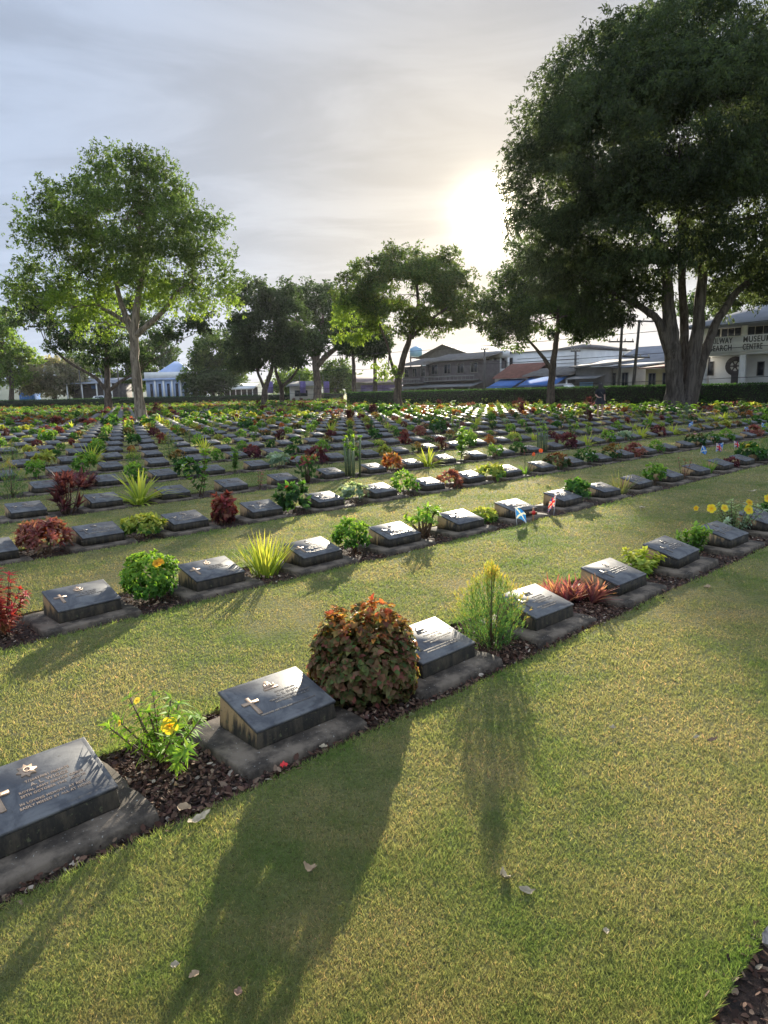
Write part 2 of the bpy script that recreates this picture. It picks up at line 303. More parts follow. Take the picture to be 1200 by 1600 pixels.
# planting beds, one long strip per row, edges slightly wavering
def beds():
    vv = []; ff = []; n0 = 0
    for n in range(-1, 62):
        if n in GAPROWS: continue
        a, b = (-1, 16) if n < 0 else (-30, 130)
        ss = np.arange(a, b, .35 if n < 5 else 3.0)
        jf = (vnoise(ss*1.7, ss*0+n*3.1, 3)-.5)*.05; jb = (vnoise(ss*1.9, ss*0+n*5.1, 4)-.5)*.05
        if n > 5: jf *= 0; jb *= 0
        for s_, f_, b_ in zip(ss, jf, jb):
            for tt in (tn(n)-.075+f_, tn(n)+DS+.11+(.07 if n < 0 else 0)+b_):
                p = G(s_, tt); vv.append((p.x, p.y, .005))
        m = len(ss); ff += [(n0+2*i, n0+2*i+2, n0+2*i+3, n0+2*i+1) for i in range(m-1)]; n0 += 2*m
    me = bpy.data.meshes.new('planting_beds'); me.from_pydata(vv, [], ff); me.materials.append(M_SOIL)
    tag(link('planting_beds', me), 'long strips of brown soil along the rows of graves', 'soil', None, 'structure')
beds()
TZ = .024
def fj(s, n): return (vnoise(s*1.7, s*0+n*3.1, 3)-.5)*.05
def bj(s, n): return (vnoise(s*1.9, s*0+n*5.1, 4)-.5)*.05
def lawn():
    vv = []; ff = []; n0 = 0
    for n in range(-1, 9):
        ss = np.arange(-6, 46, .12 if n < 3 else .4); a = tn(n)+DS+.085+(.06 if n < 0 else 0)+bj(ss, n); b = tn(n+1)-.055+fj(ss, n+1)
        for s_, a_, b_ in zip(ss, a, b):
            for tt, z in ((a_-.004, -.002), (a_, TZ), (b_, TZ), (b_+.004, -.002)): p = G(s_, tt); vv.append((p.x, p.y, z))
        m = len(ss); ff += [(n0+4*i+j, n0+4*i+4+j, n0+4*i+5+j, n0+4*i+1+j) for i in range(m-1) for j in range(3)]; n0 += 4*m
    me = bpy.data.meshes.new('lawn'); me.from_pydata(vv, [], ff); me.materials.append(M_LAWN); tag(link('lawn', me), 'raised strips of mown turf between the nearest rows of graves', 'lawn', None, 'structure')
lawn()
def bedmask(x, y):
    t = x*V[0]+y*V[1]; s = x*U[0]+y*U[1]; n = np.floor((t-(tn(0)-.3))/DT); q = t-(T1+n*DT)
    return (q > -.045+fj(s, n.astype(int))) & (q < DS+.075+np.where(n < 0, .06, 0)+bj(s, n.astype(int)))

# ------------------------------------------------------------------ turf blades (stuff)
def blades(Pb, D, N, L, W, prof, bend=0.0, fold=0.0, colb=None, colt=None):
    """strips: Pb base, D direction, N normal, L length, W half width; prof rows of (u, w); returns verts, faces, colours"""
    n = len(Pb); D = D/np.linalg.norm(D, axis=1)[:, None]; S = np.cross(D, N); S /= np.linalg.norm(S, axis=1)[:, None]+1e-9; Nn = np.cross(S, D)
    R = len(prof); K = 3 if fold else 2; bend = np.broadcast_to(np.asarray(bend, float), (n,))
    v = np.zeros((n, R*K, 3)); c = np.zeros((n, R*K, 3)) if colb is not None else None
    for i, (u, w) in enumerate(prof):
        ctr = Pb+D*(L*u)[:, None]; ctr = ctr + Nn*(-(bend*L*u*u))[:, None]
        off = S*(W*w)[:, None]
        if K == 2: v[:, i*2] = ctr-off; v[:, i*2+1] = ctr+off
        else: up = Nn*(W*w*fold)[:, None]; v[:, i*3] = ctr-off+up; v[:, i*3+1] = ctr; v[:, i*3+2] = ctr+off+up
        if c is not None: c[:, i*K:(i+1)*K] = (colb+(colt-colb)*u)[:, None]
    base = (np.arange(n)*R*K)[:, None]; f = []
    for i in range(R-1):
        for j in range(K-1):
            a = i*K+j; f.append(np.concatenate([base+a, base+a+1, base+a+K+1, base+a+K], 1))
    return v.reshape(-1, 3), np.concatenate(f), (None if c is None else c.reshape(-1, 3))
def turf():
    n = 1300000
    uu = rng.random(n); lo, hi = math.log(1.15), math.log(45.0)
    r = np.exp(lo+(hi-lo)*uu**1.45); th = rng.uniform(-.70, .66, n)
    x = r*np.sin(th); y = r*np.cos(th); k = ~bedmask(x, y) & inside(x, y)
    x, y, r = x[k], y[k], r[k]; n = len(x)
    pat = vnoise(x*3, y*3, 5); L = (.008+.013*rng.random(n)*(.5+pat))*np.clip(1+.05*(r-3), 1, 2.2); 
    t = x*V[0]+y*V[1]; q = (t-(tn(0)-.05)) % DT; edge = np.minimum(np.abs(q-(DS+.13)), np.abs(DT-q)); L *= 1+.7*np.exp(-edge/.06)
    W = np.maximum(.0008, .00042*r)*(.7+.8*rng.random(n))
    lean = rng.uniform(.25, 1.5, n); a = rng.uniform(0, 6.283, n)
    D = np.stack([np.cos(a)*lean, np.sin(a)*lean, np.ones(n)], 1)
    N = np.stack([rng.normal(0, 1, n), rng.normal(0, 1, n), rng.normal(0, .3, n)], 1)
    br = rng.uniform(.68, 1.22, n); col = np.stack([br, br, br*.95], 1); dry = rng.random(n) < .10; col[dry] = col[dry]*np.array([1.9, 1.35, 1.7])
    P0 = np.stack([x, y, np.where(t < tn(9)-.06, TZ-.001, -.001)], 1); eg = np.exp(-edge/.10)[:, None]; col = col*(1-eg)+col*np.array([.80, 1.08, .68])*eg
    bare = np.clip((vnoise(x*1.4+9, y*1.4+3, 15)-.62)*5, 0, 1)*np.clip((vnoise(x*6, y*6, 16)-.25)*3, 0, 1); col = col*(1-bare[:, None]*.6)+bare[:, None]*.6*np.array([1.25, .95, 1.0]); L *= 1-.5*bare
    D /= np.linalg.norm(D, axis=1)[:, None]; S = np.cross(D, N); S /= np.linalg.norm(S, axis=1)[:, None]
    v = np.stack([P0-S*W[:, None], P0+S*W[:, None], P0+D*L[:, None]], 1).reshape(-1, 3)
    f = np.arange(3*n).reshape(-1, 3)
    me = mesh_data('grass', v, [f], M_BLADE, np.repeat(col, 3, 0))
    tag(link('grass', me), 'short mown grass covering the ground between the rows of graves', 'grass', None, 'stuff')
turf()
def chips():
    P0 = []
    for n, a, b, m in ((-1, .9, 4, 9000), (0, -.3, 4.2, 26000), (0, 4.2, 9, 9000), (1, .2, 6, 10000), (1, 6, 12, 3500), (2, .5, 9, 4500)):
        s = rng.uniform(a, b, m); t = tn(n)-.085+rng.random(m)*(DS+.20+(.05 if n < 0 else 0))
        ks = np.floor((s-S1)/P_); ins = (s-S1-ks*P_ < WS+.005) & (t > tn(n)-.004) & (t < tn(n)+DS+.004)
        s, t = s[~ins], t[~ins]; P0.append(np.stack([s*U[0]+t*V[0], s*U[1]+t*V[1], .006+.022*rng.random(len(s))**1.5], 1))
    P0 = np.concatenate(P0); n = len(P0); a = rng.uniform(0, 6.28, n); D = np.stack([np.cos(a), np.sin(a), rng.normal(0, .35, n)], 1); N = np.stack([rng.normal(0, .5, n), rng.normal(0, .5, n), np.ones(n)], 1)
    L = rng.uniform(.008, .030, n); W = L*rng.uniform(.15, .40, n)
    pal = np.array([(.085, .042, .028), (.15, .085, .055), (.04, .024, .018), (.24, .165, .11), (.10, .05, .04), (.40, .33, .25)]); c = pal[rng.choice(6, n, p=[.3, .22, .25, .1, .1, .03])]*rng.uniform(.7, 1.3, n)[:, None]
    v, f, cc = blades(P0, D, N, L, W, [(0, .3), (.35, 1), (.75, .8), (1, .15)], rng.uniform(-.5, .5, n), 0, c, c)
    tag(link('mulch', mesh_data('mulch', v, [f], leafmat('chips', .05, .8, .2), cc)), 'brown bark chips and dead leaves covering the grave beds', 'mulch', None, 'stuff')
chips()

# ------------------------------------------------------------------ grave markers
SL = math.atan2(ZB-ZF, DP); SLOPE = math.hypot(DP, ZB-ZF)
PF = MX+WP/2   # plaque centre offset along the row
def slope_mat(lift=0.0):    # plaque plane: x along the row, y up the slope, z outward; origin at the middle of the front edge
    return Matrix.Translation((0, 0, ZF-ZS+.0)) @ Matrix.Rotation(SL, 4, 'X') @ Matrix.Translation((0, 0, lift))
def slab_mesh(seed=0):
    r = np.random.default_rng(seed); out = []; c = .004
    corners = [(0, 0), (WS, 0), (WS, DS), (0, DS)]
    for i in range(4):
        (x0, y0), (x1, y1) = corners[i], corners[(i+1) % 4]; m = 9
        for j in range(m): u = j/m; out.append((x0+(x1-x0)*u, y0+(y1-y0)*u))
    o = np.array(out); ctr = np.array([WS/2, DS/2]); d = (ctr-o)/np.linalg.norm(ctr-o, axis=1)[:, None]; jit = np.abs(r.normal(0, .0022, len(o))); jit[r.random(len(o)) < .10] += r.uniform(.006, .014); jit[::9] += r.uniform(.004, .018, 4)
    n = len(o); a = o+d*jit[:, None]; b = a+d*(.006+.004*r.random(n))[:, None]
    v = [(x, y, -.03) for x, y in o]+[(x, y, ZS-.006-.004*q) for (x, y), q in zip(a, r.random(n))]+[(x, y, ZS) for x, y in b]
    m = MB(); return m.add(v, [(i, (i+1) % n, n+(i+1) % n, n+i) for i in range(n)]+[(n+i, n+(i+1) % n, 2*n+(i+1) % n, 2*n+i) for i in range(n)]+[tuple(range(2*n, 3*n))])
def ped_mb():
    e = .006; w2 = WP/2
    v = [(-w2-e, -e, 0), (w2+e, -e, 0), (w2+e, DP+e, 0), (-w2-e, DP+e, 0), (-w2, 0, ZF-ZS-.012), (w2, 0, ZF-ZS-.012), (w2, DP, ZB-ZS-.012), (-w2, DP, ZB-ZS-.012)]
    return MB().add(v, [(0, 3, 2, 1), (4, 5, 6, 7), (0, 1, 5, 4), (1, 2, 6, 5), (2, 3, 7, 6), (3, 0, 4, 7)])
def plaque_mb():
    w = WP/2+.004; h0, h1 = -.004, SLOPE+.004; z0 = -.012; b = .015; m = MB()
    def ring(i, z): return [(-w+i, h0+i, z), (w-i, h0+i, z), (w-i, h1-i, z), (-w+i, h1-i, z)]
    v = ring(0, z0)+ring(0, -.001)+ring(.003, .0015)+ring(b, .0015)+ring(b+.004, .0065); f = [(3, 2, 1, 0)]
    for r in range(4): f += [(r*4+i, r*4+(i+1) % 4, r*4+4+(i+1) % 4, r*4+4+i) for i in range(4)]
    f.append((16, 17, 18, 19)); return m.add(v, f)
ZT = .0065
CP = (-.135, .135)
def cross_mb(m, x, y, s=1.0, z0=ZT, z1=ZT+.006):
    a = .009*s; L = .052*s
    pts = [(-a, -L*1.15), (a, -L*1.15), (a*.8, .012*s), (.038*s, .010*s), (.040*s, .028*s), (a*.8, .026*s), (a, L*1.0), (-a, L*1.0), (-a*.8, .026*s), (-.040*s, .028*s), (-.038*s, .010*s), (-a*.8, .012*s)]
    m.prism([(x+p, y+q) for p, q in pts], z0, z1); return m
def star_mb(m, x, y, r, n=8, z0=ZT, z1=ZT+.005, inner=.62):
    pts = [(x+r*(1 if i % 2 == 0 else inner)*math.cos(i*math.pi/n), y+r*(1 if i % 2 == 0 else inner)*math.sin(i*math.pi/n)) for i in range(2*n)]
    return m.prism(pts, z0, z1)
def annulus(m, x, y, r0, r1, z0, z1, n=20, a0=0, a1=6.2832):
    th = np.linspace(a0, a1, n+1)
    for i in range(n):
        q = [(x+r*math.cos(t), y+r*math.sin(t)) for r, t in ((r0, th[i]), (r1, th[i]), (r1, th[i+1]), (r0, th[i+1]))]
        m.prism(q[::1], z0, z1)
    return m
def badge_mb(kind):
    m = MB(); x, y = 0.0, .222
    if kind == 'star': star_mb(m, x-.02, y, .034); annulus(m, x-.02, y, .008, .013, ZT+.005, ZT+.009); m.box(x-.024, x-.016, y-.004, y+.004, ZT+.005, ZT+.008)
    elif kind == 'crown':
        m.box(x-.036, x+.036, y-.026, y-.014, ZT, ZT+.005); m.prism([(x-.03, y-.012), (x+.03, y-.012), (x+.012, y+.004), (x+.008, y+.022), (x-.006, y+.03), (x-.02, y+.016)], ZT, ZT+.0075)
        for i in range(4): m.box(x-.026+i*.014, x-.018+i*.014, y-.008, y+.008-i*.001, ZT+.0075, ZT+.0095)
    elif kind == 'ring': annulus(m, x, y-.004, .016, .025, ZT, ZT+.006); m.prism([(x-.012, y+.018), (x+.012, y+.018), (x+.014, y+.032), (x, y+.028), (x-.014, y+.032)], ZT, ZT+.007); annulus(m, x, y-.004, .004, .010, ZT, ZT+.006, 10)
    elif kind == 'wreath':
        annulus(m, x, y, .024, .034, ZT, ZT+.006, 16, 3.4, 6.03); m.prism([(x-.016, y-.012), (x+.016, y-.012), (x+.02, y+.014), (x+.008, y+.008), (x, y+.026), (x-.008, y+.008), (x-.02, y+.014)], ZT, ZT+.007)
    elif kind == 'anchor':
        m.box(x-.004, x+.004, y-.024, y+.02, ZT, ZT+.006); m.box(x-.016, x+.016, y+.008, y+.014, ZT, ZT+.005); annulus(m, x, y-.004, .018, .025, ZT, ZT+.006, 10, 3.5, 5.93); annulus(m, x, y+.026, .003, .007, ZT, ZT+.006, 8)
    return m
def text_into(m, lines, z0=ZT):
    """raised lettering; lines of (string, x centre, y, size)"""
    for st, x, y, size in lines:
        cu = bpy.data.curves.new('t', 'FONT'); cu.body = st; cu.size = size; cu.align_x = 'CENTER'; cu.extrude = .0016; cu.space_character = 1.08; cu.resolution_u = 2; cu.offset = size*.018
        ob = bpy.data.objects.new('t', cu); COL.objects.link(ob); bpy.context.view_layer.update()
        me = bpy.data.meshes.new_from_object(ob.evaluated_get(bpy.context.evaluated_depsgraph_get()))
        v = [(p.co.x+x, p.co.y+y, p.co.z+z0+.0012) for p in me.vertices]
        m.add(v, [tuple(p.vertices) for p in me.polygons])
        bpy.data.objects.remove(ob); bpy.data.meshes.remove(me); bpy.data.curves.remove(cu)
    return m
def fake_letters(m, seed, two=True):
    r = np.random.default_rng(seed)
    rows = [(.172, .05, .011), (.150, .085, .016), (.128, .125, .011), (.110, .10, .011)]+([(.074, .155, .011), (.056, .13, .011)] if two else [])
    for i, (y, hw, hh) in enumerate(rows):
        cx = .035 if i < 4 else 0.0; hw *= r.uniform(.8, 1.1); x = cx-hw
        while x < cx+hw:
            w = r.uniform(.003, .0065)
            if r.random() > .16: m.box(x, x+w, y-hh/2, y+hh/2*(.7+.3*r.random()), ZT, ZT+.0024)
            x += w+.0026
    return m
SM = slope_mat()
D_SLABS = [slab_mesh(i).data('base_slab', M_SLAB) for i in range(6)]; D_PED = ped_mb().data('pedestal', M_PED); D_PLQ = plaque_mb().data('plaque', M_BRONZE, M=SM)
D_CROSS = {}; D_BADGE = {}; D_TXT = {}
def dcross(bright):
    if bright not in D_CROSS: D_CROSS[bright] = cross_mb(MB(), CP[0], CP[1]).data('cross', M_RELIEF if bright else M_LETTER, M=SM)
    return D_CROSS[bright]
def dbadge(kind, bright):
    if (kind, bright) not in D_BADGE: D_BADGE[(kind, bright)] = badge_mb(kind).data('badge', M_RELIEF if bright else M_LETTER, M=SM)
    return D_BADGE[(kind, bright)]
def dtext(seed, two=True):
    if (seed, two) not in D_TXT: D_TXT[(seed, two)] = fake_letters(MB(), seed, two).data('inscription', M_LETTER, M=SM)
    return D_TXT[(seed, two)]
ORD = 'first second third fourth fifth sixth seventh eighth ninth tenth eleventh twelfth thirteenth fourteenth fifteenth sixteenth seventeenth eighteenth nineteenth twentieth'.split()
TENS = {2: 'twenty', 3: 'thirty', 4: 'forty', 5: 'fifty'}
def ordw(i):
    if i <= 20: return ORD[i-1]
    return TENS[i//10]+('-'+ORD[i % 10-1] if i % 10 else 'th') if i % 10 else TENS[i//10][:-1]+'ieth'
def rowname(n): return 'nearest row' if n == 0 else ('row %s' % ordw(n+1) if False else ordw(n+1)+' row')
NEAR_TXT = {
 (0, -1): ('star', True, [('T/20437081 PRIVATE', .03, .166, .015), ('A. L. WIGGS', .03, .142, .021), ('ROYAL ARMY SERVICE CORPS', .03, .122, .0145), ('20TH OCTOBER 1943   AGE 28', .03, .103, .0145), ('IN LOVING MEMORY. AT REST.', .02, .070, .0145), ('SADLY MISSED BY ALL AT HOME', .02, .051, .0145)]),
 (0, 0): ('crown', True, [('5773128 PRIVATE', .05, .166, .013), ('C. E. SMITH', .05, .142, .021), ('THE ROYAL NORFOLK REGIMENT', .05, .122, .013), ('18TH AUGUST 1943   AGE 25', .05, .105, .013), ('TREASURED ARE YOUR MEMORIES IN OUR HEARTS', .0, .060, .0115)]),
 (0, 1): ('crown', False, [('5775906 CORPORAL', .04, .166, .013), ('A. SMYTHE', .04, .142, .021), ('THE ROYAL NORFOLK REGIMENT', .04, .122, .013), ('5TH JUNE 1943   AGE 24', .04, .105, .013), ('REMEMBERED WITH PRIDE BY HIS MOTHER', .0, .064, .012), ('BROTHERS AND SISTERS. REST IN PEACE', .0, .046, .012)]),
 (0, 2): ('crown', False, [('5776612 PRIVATE', .04, .166, .013), ('F. ACKERY', .04, .142, .021), ('THE ROYAL NORFOLK REGIMENT', .04, .122, .013), ('2ND JULY 1943   AGE 22', .04, .105, .013), ('NOT JUST TODAY BUT EVERY DAY', .0, .064, .012), ('IN SILENCE WE REMEMBER', .0, .046, .012)]),
 (1, 0): ('wreath', True, [('NX 41120 PRIVATE', .04, .160, .013), ('J. W. BARRY', .04, .138, .019), ('2/20 INFANTRY BATTALION', .04, .118, .013)]),
 (1, 1): ('ring', True, [('1074625 GUNNER', .04, .160, .013), ('W. E. DODD', .04, .138, .019), ('ROYAL REGT. OF ARTILLERY', .04, .118, .013)]),
}
NEAR_LAB = {
 (0, -1): 'grave marker at the left edge with a star-shaped badge and long bronze inscription',
 (0, 0): 'grave marker with tan stained side and bright cross, left of the copper-leaved bush',
 (0, 1): 'grave marker between the copper-leaved bush and the fine-needled golden bush',
 (0, 2): 'grave marker between the golden needle bush and the purple strap-leaved plant',
 (0, 3): 'grave marker between the purple strap-leaved plant and the yellow-green sprawling shrub',
 (0, 4): 'grave marker between the yellow-green sprawling shrub and the white-flowered leafy stems',
 (0, 5): 'grave marker in front of the large yellow trumpet flowers at the right',
 (1, 0): 'grave marker with gold wreath badge between the red-stemmed shrub and round green bush',
 (1, 1): 'grave marker with ring badge between the round green bush and yellow-green strap plant',
}
def place_graves():
    lst = []
    for n in range(0, 62):
        if n in GAPROWS: continue
        k = np.arange(-40, 140); s = sk(0)+k*P_+PF; t = tn(n)+MY+DP/2
        x = s*U[0]+t*V[0]; y = s*U[1]+t*V[1]; px, py, d = topx(x, y, .15)
        ok = (y > .4) & inside(x, y) & (px > (-60 if n > 1 else -330)) & (px < 1260)
        for kk, xx, yy, pp in zip(k[ok], x[ok], y[ok], px[ok]): lst.append((math.hypot(xx, yy), n, int(kk), xx, yy, pp))
    lst.sort(); near, far = lst[:300], lst[300:]
    idx = {}
    for n in sorted({a[1] for a in near}):
        vis = sorted(a[2] for a in near if a[1] == n and a[5] > -5); 
        for i, k in enumerate(sorted(a[2] for a in near if a[1] == n)): idx[(n, k)] = i+1
    rr = np.random.default_rng(5); kinds = ['crown', 'ring', 'wreath', 'star', 'anchor']; mid = None
    for d, n, k, x, y, px in near:
        loc = G(sk(k), tn(n), 0); rz = ROWROT
        js, jt, ja = (rr.uniform(-.012, .012), rr.uniform(-.012, .012), rr.normal(0, .014)) if (n, k) not in NEAR_TXT else (0, 0, 0)
        root = empty('grave_marker', loc+Vector((js, jt, 0)), rz+ja)
        root.rotation_euler = (rr.normal(0, .008), rr.normal(0, .010), rz+ja)
        lab = NEAR_LAB.get((n, k)) or 'bronze plaque on dark stone pedestal, %s from left in %s' % (ordw(idx[(n, k)]), rowname(n))
        tag(root, lab, 'grave marker', 'grave markers in rows')
        if mid is None or d < 26:
            link('base_slab', D_SLABS[int(rr.integers(6))], root)
            p = link('pedestal', D_PED, root, (PF, MY, ZS))
            q = link('plaque', D_PLQ, root, (PF, MY, ZS))
            if (n, k) in NEAR_TXT:
                kind, br, lines = NEAR_TXT[(n, k)]
                bevel(p, .006)
                link('cross', dcross(br), q); link('badge', dbadge(kind, br), q)
                link('inscription', text_into(MB(), lines).data('inscription', M_RELIEF if (n, k) == (0, -1) else M_LETTER, M=SM), q)
            elif d < 26:
                kd = kinds[rr.integers(5)]
                link('cross', dcross(d < 6 and n > 0), q); link('badge', dbadge(kd, False), q)
                if d < 17: link('inscription', dtext(int(rr.integers(6)), rr.random() < .5), q)
        else:
            link('base_slab', D_SLABS[int(rr.integers(6))], root); link('pedestal', D_PED, root, (PF, MY, ZS)); link('plaque', D_PLQ, root, (PF, MY, ZS))
        mid = 1
    # everything further off
    vs = []; fs = []; mi = []; c, s_ = U[0], U[1]
    w2 = WP/2; tpl = np.array([(-w2, 0, 0), (w2, 0, 0), (w2, DP, 0), (-w2, DP, 0), (-w2, 0, ZF), (w2, 0, ZF), (w2, DP, ZB), (-w2, DP, ZB), (-WS/2, -MY, 0), (WS/2, -MY, 0), (WS/2, DS-MY, 0), (-WS/2, DS-MY, 0), (-WS/2, -MY, .04), (WS/2, -MY, .04), (WS/2, DS-MY, .04), (-WS/2, DS-MY, .04)])
    fc = np.array([(4, 5, 6, 7), (0, 1, 5, 4), (1, 2, 6, 5), (2, 3, 7, 6), (3, 0, 4, 7), (12, 13, 14, 15), (8, 9, 13, 12), (11, 8, 12, 15)]); m = np.array([1, 0, 0, 0, 0, 2, 2, 2])
    kx = np.array([(a[1], a[2]) for a in far]); n = len(kx)
    s = sk(0)+kx[:, 1]*P_+PF; t = tn(0)+kx[:, 0]*DT+MY
    X = tpl[None, :, 0]*c-tpl[None, :, 1]*s_*1.0; 
    base = np.stack([s*U[0]+t*V[0], s*U[1]+t*V[1]], 1)
    px = tpl[None, :, 0]*U[0]+tpl[None, :, 1]*V[0]+base[:, :1]; py = tpl[None, :, 0]*U[1]+tpl[None, :, 1]*V[1]+base[:, 1:2]
    pz = np.broadcast_to(tpl[None, :, 2], px.shape)
    v = np.stack([px, py, pz], 2).reshape(-1, 3); f = (fc[None]+16*np.arange(n)[:, None, None]).reshape(-1, 4)
    me = mesh_data('distant_grave_markers', v, [f], [M_PED, M_BRONZE, M_SLAB], None, False, np.tile(m, n))
    tag(link('distant_grave_markers', me), 'far rows of low dark grave markers reaching to the hedge', 'grave markers', 'grave markers in rows', 'stuff')
    return near, far, idx
NEARG, FARG, GIDX = place_graves()
#@@PLANTS0
# ------------------------------------------------------------------ plants
def unit(a): return a/(np.linalg.norm(a, axis=-1, keepdims=True)+1e-9)
def rnd_dirs(r, n, zmin=-1.0):
    z = r.uniform(zmin, 1, n); a = r.uniform(0, 6.283, n); q = np.sqrt(1-z*z); return np.stack([q*np.cos(a), q*np.sin(a), z], 1)
OVAL = [(0, .15), (.3, 1), (.7, .85), (1, .08)]; LANCE = [(0, .3), (.35, 1), (1, .05)]; STRAPP = [(0, .8), (.3, 1), (.65, .8), (1, .06)]; QUAD = [(0, .25), (.5, 1), (1, .12)]
def mixc(r, pal, n, jit=.2):
    pal = np.array(pal); w = r.dirichlet(np.ones(len(pal)), n)**2; w /= w.sum(1, keepdims=True); return (w@pal)*1.35*r.uniform(1-jit, 1+jit, n)[:, None]
def rosettes(r, tips, dirs, q, L, W, prof, spread=(.35, 1.2), bend=.3, fold=0.0, colb=None, colt=None, jl=.3):
    m = len(tips); P0 = np.repeat(tips, q, 0); A = np.repeat(unit(dirs), q, 0); n = len(P0)
    e = unit(np.cross(A, r.normal(0, 1, (n, 3)))); th = r.uniform(*spread, n)[:, None]
    D = A*np.cos(th)+e*np.sin(th); N = A*np.sin(th)-e*np.cos(th)
    LL = np.broadcast_to(L, (n,))*r.uniform(1-jl, 1+jl, n)
    return blades(P0, D, N, LL, np.broadcast_to(W, (n,))*r.uniform(.8, 1.2, n), prof, bend, fold, colb, colt)
class Fol:
    def __init__(s): s.V = []; s.F = {}; s.C = []; s.n = 0
    def add(s, t):
        v, f, c = t; s.V.append(v); s.C.append(c); s.F.setdefault(f.shape[1], []).append(f+s.n); s.n += len(v); return s
    def data(s, name, mat): return mesh_data(name, np.concatenate(s.V), [np.concatenate(a) for a in s.F.values()], mat, np.concatenate(s.C))
def stems_to(r, mb, tips, zb=0.0, r0=.006, r1=.0025, k=5, base=.03):
    for t in tips:
        b = np.array([r.normal(0, base), r.normal(0, base), zb-.01]); m = (b+t)/2+np.array([0, 0, .12*np.linalg.norm(t-b)])*0+np.array([t[0]-b[0], t[1]-b[1], 0])*-.12
        mb.tube([b, m, t], [r0, (r0+r1)/2, r1], k)
def flower5(name, r, c, dirn, R, petal, centre, parent, n=5):
    """open flower of n petals"""
    f = Fol(); d = unit(np.array(dirn)); e = unit(np.cross(d, [.3, .5, .8])); g = np.cross(d, e)
    a = np.arange(n)*2*math.pi/n+r.uniform(0, 1); D = unit(np.cos(a)[:, None]*e+np.sin(a)[:, None]*g+d*.35); N = unit(d-D*.35)
    pc = np.tile(np.array(petal), (n, 1)); cc = np.tile(np.array(centre), (n, 1))
    f.add(blades(np.tile(c, (n, 1)), D, np.tile(d, (n, 1)), np.full(n, R), np.full(n, R*.48), [(0, .2), (.4, .8), (.8, 1), (1, .45)], .25, 0, cc, pc))
    m = rnd_dirs(r, 5); f.add(blades(np.tile(c, (5, 1)), unit(d+m*.3), m, np.full(5, R*.4), np.full(5, R*.08), QUAD, 0, 0, cc, cc*.8))
    return link(name, f.data(name, M_PETAL), parent)
G1 = [(.05, .13, .02), (.09, .2, .03), (.035, .09, .02)]; G2 = [(.16, .28, .035), (.09, .2, .03), (.24, .34, .05)]; DKG = [(.025, .065, .02), (.04, .10, .03), (.02, .045, .018)]
RED = [(.22, .045, .045), (.12, .03, .035), (.20, .10, .06)]; MAR = [(.075, .024, .034), (.045, .018, .025), (.11, .035, .045)]; YEL = [(.26, .30, .05), (.19, .26, .05), (.34, .33, .08)]; ORA = [(.34, .15, .04), (.28, .08, .04), (.20, .14, .04)]
GRY = [(.11, .17, .11), (.16, .22, .16), (.08, .13, .08)]; PNK = [(.30, .11, .11), (.22, .08, .08), (.22, .15, .10)]; BRZ = [(.20, .11, .03), (.12, .10, .03), (.3, .16, .05)]; PUR = [(.15, .04, .08), (.09, .035, .06), (.25, .12, .12)]; WHT = [(.36, .40, .32), (.2, .3, .17), (.32, .38, .27)]
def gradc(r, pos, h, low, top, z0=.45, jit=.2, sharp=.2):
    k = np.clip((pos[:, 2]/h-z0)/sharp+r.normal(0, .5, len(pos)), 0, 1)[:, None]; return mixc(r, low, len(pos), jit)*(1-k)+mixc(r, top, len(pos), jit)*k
def ball(r, h, R, L, W, n, low, top, q=7, z0=.55, prof=OVAL, fold=.25, zmin=-.45, tips_in=.25, squash=1.0, spread=(.3, 1.25), lump=.16, sharp_h=None):
    m = max(6, n//q); d = rnd_dirs(r, m, zmin); lum = 1+lump*np.sin(d[:, 0]*5+r.uniform(0, 6))*np.cos(d[:, 1]*4+d[:, 2]*5+r.uniform(0, 6)); rad = (1-tips_in*r.random(m)**1.6)*lum
    hz = h*.52; c = np.array([0, 0, h-hz]); tips = c+d*rad[:, None]*np.array([R, R, hz])*.86; tips[:, 2] = np.maximum(tips[:, 2], .02)
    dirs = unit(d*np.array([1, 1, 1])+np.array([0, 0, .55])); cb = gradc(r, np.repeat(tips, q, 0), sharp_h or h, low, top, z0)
    return tips, rosettes(r, tips, dirs, q, L, W, prof, spread, .35, fold, cb, cb*r.uniform(.85, 1.25, (len(cb), 1)))
def strap(r, h, R, n, W, low, top, arch=1.0, stiff=0.0, L=None, base=.03):
    a = r.uniform(0, 6.283, n); tilt = r.uniform(.05, 1, n)**.7*math.atan2(R, h)*1.5
    D = np.stack([np.sin(tilt)*np.cos(a), np.sin(tilt)*np.sin(a), np.cos(tilt)], 1); N = -np.stack([np.cos(a)*np.cos(tilt), np.sin(a)*np.cos(tilt), -np.sin(tilt)], 1)
    P0 = np.stack([np.cos(a)*base*r.random(n), np.sin(a)*base*r.random(n), np.zeros(n)], 1); LL = (h*1.15 if L is None else L)*r.uniform(.6, 1.05, n)
    bend = -arch*np.clip(tilt, .15, 1.2)*r.uniform(.4, 1.0, n)*.8
    cb = mixc(r, low, n); ct = mixc(r, top, n)
    v = blades(P0, D, N, LL, np.full(n, W), [(0, .8), (.25, 1), (.5, .95), (.75, .7), (1, .05)], -bend, 0 if W < .006 else .3, cb, ct)
    return v
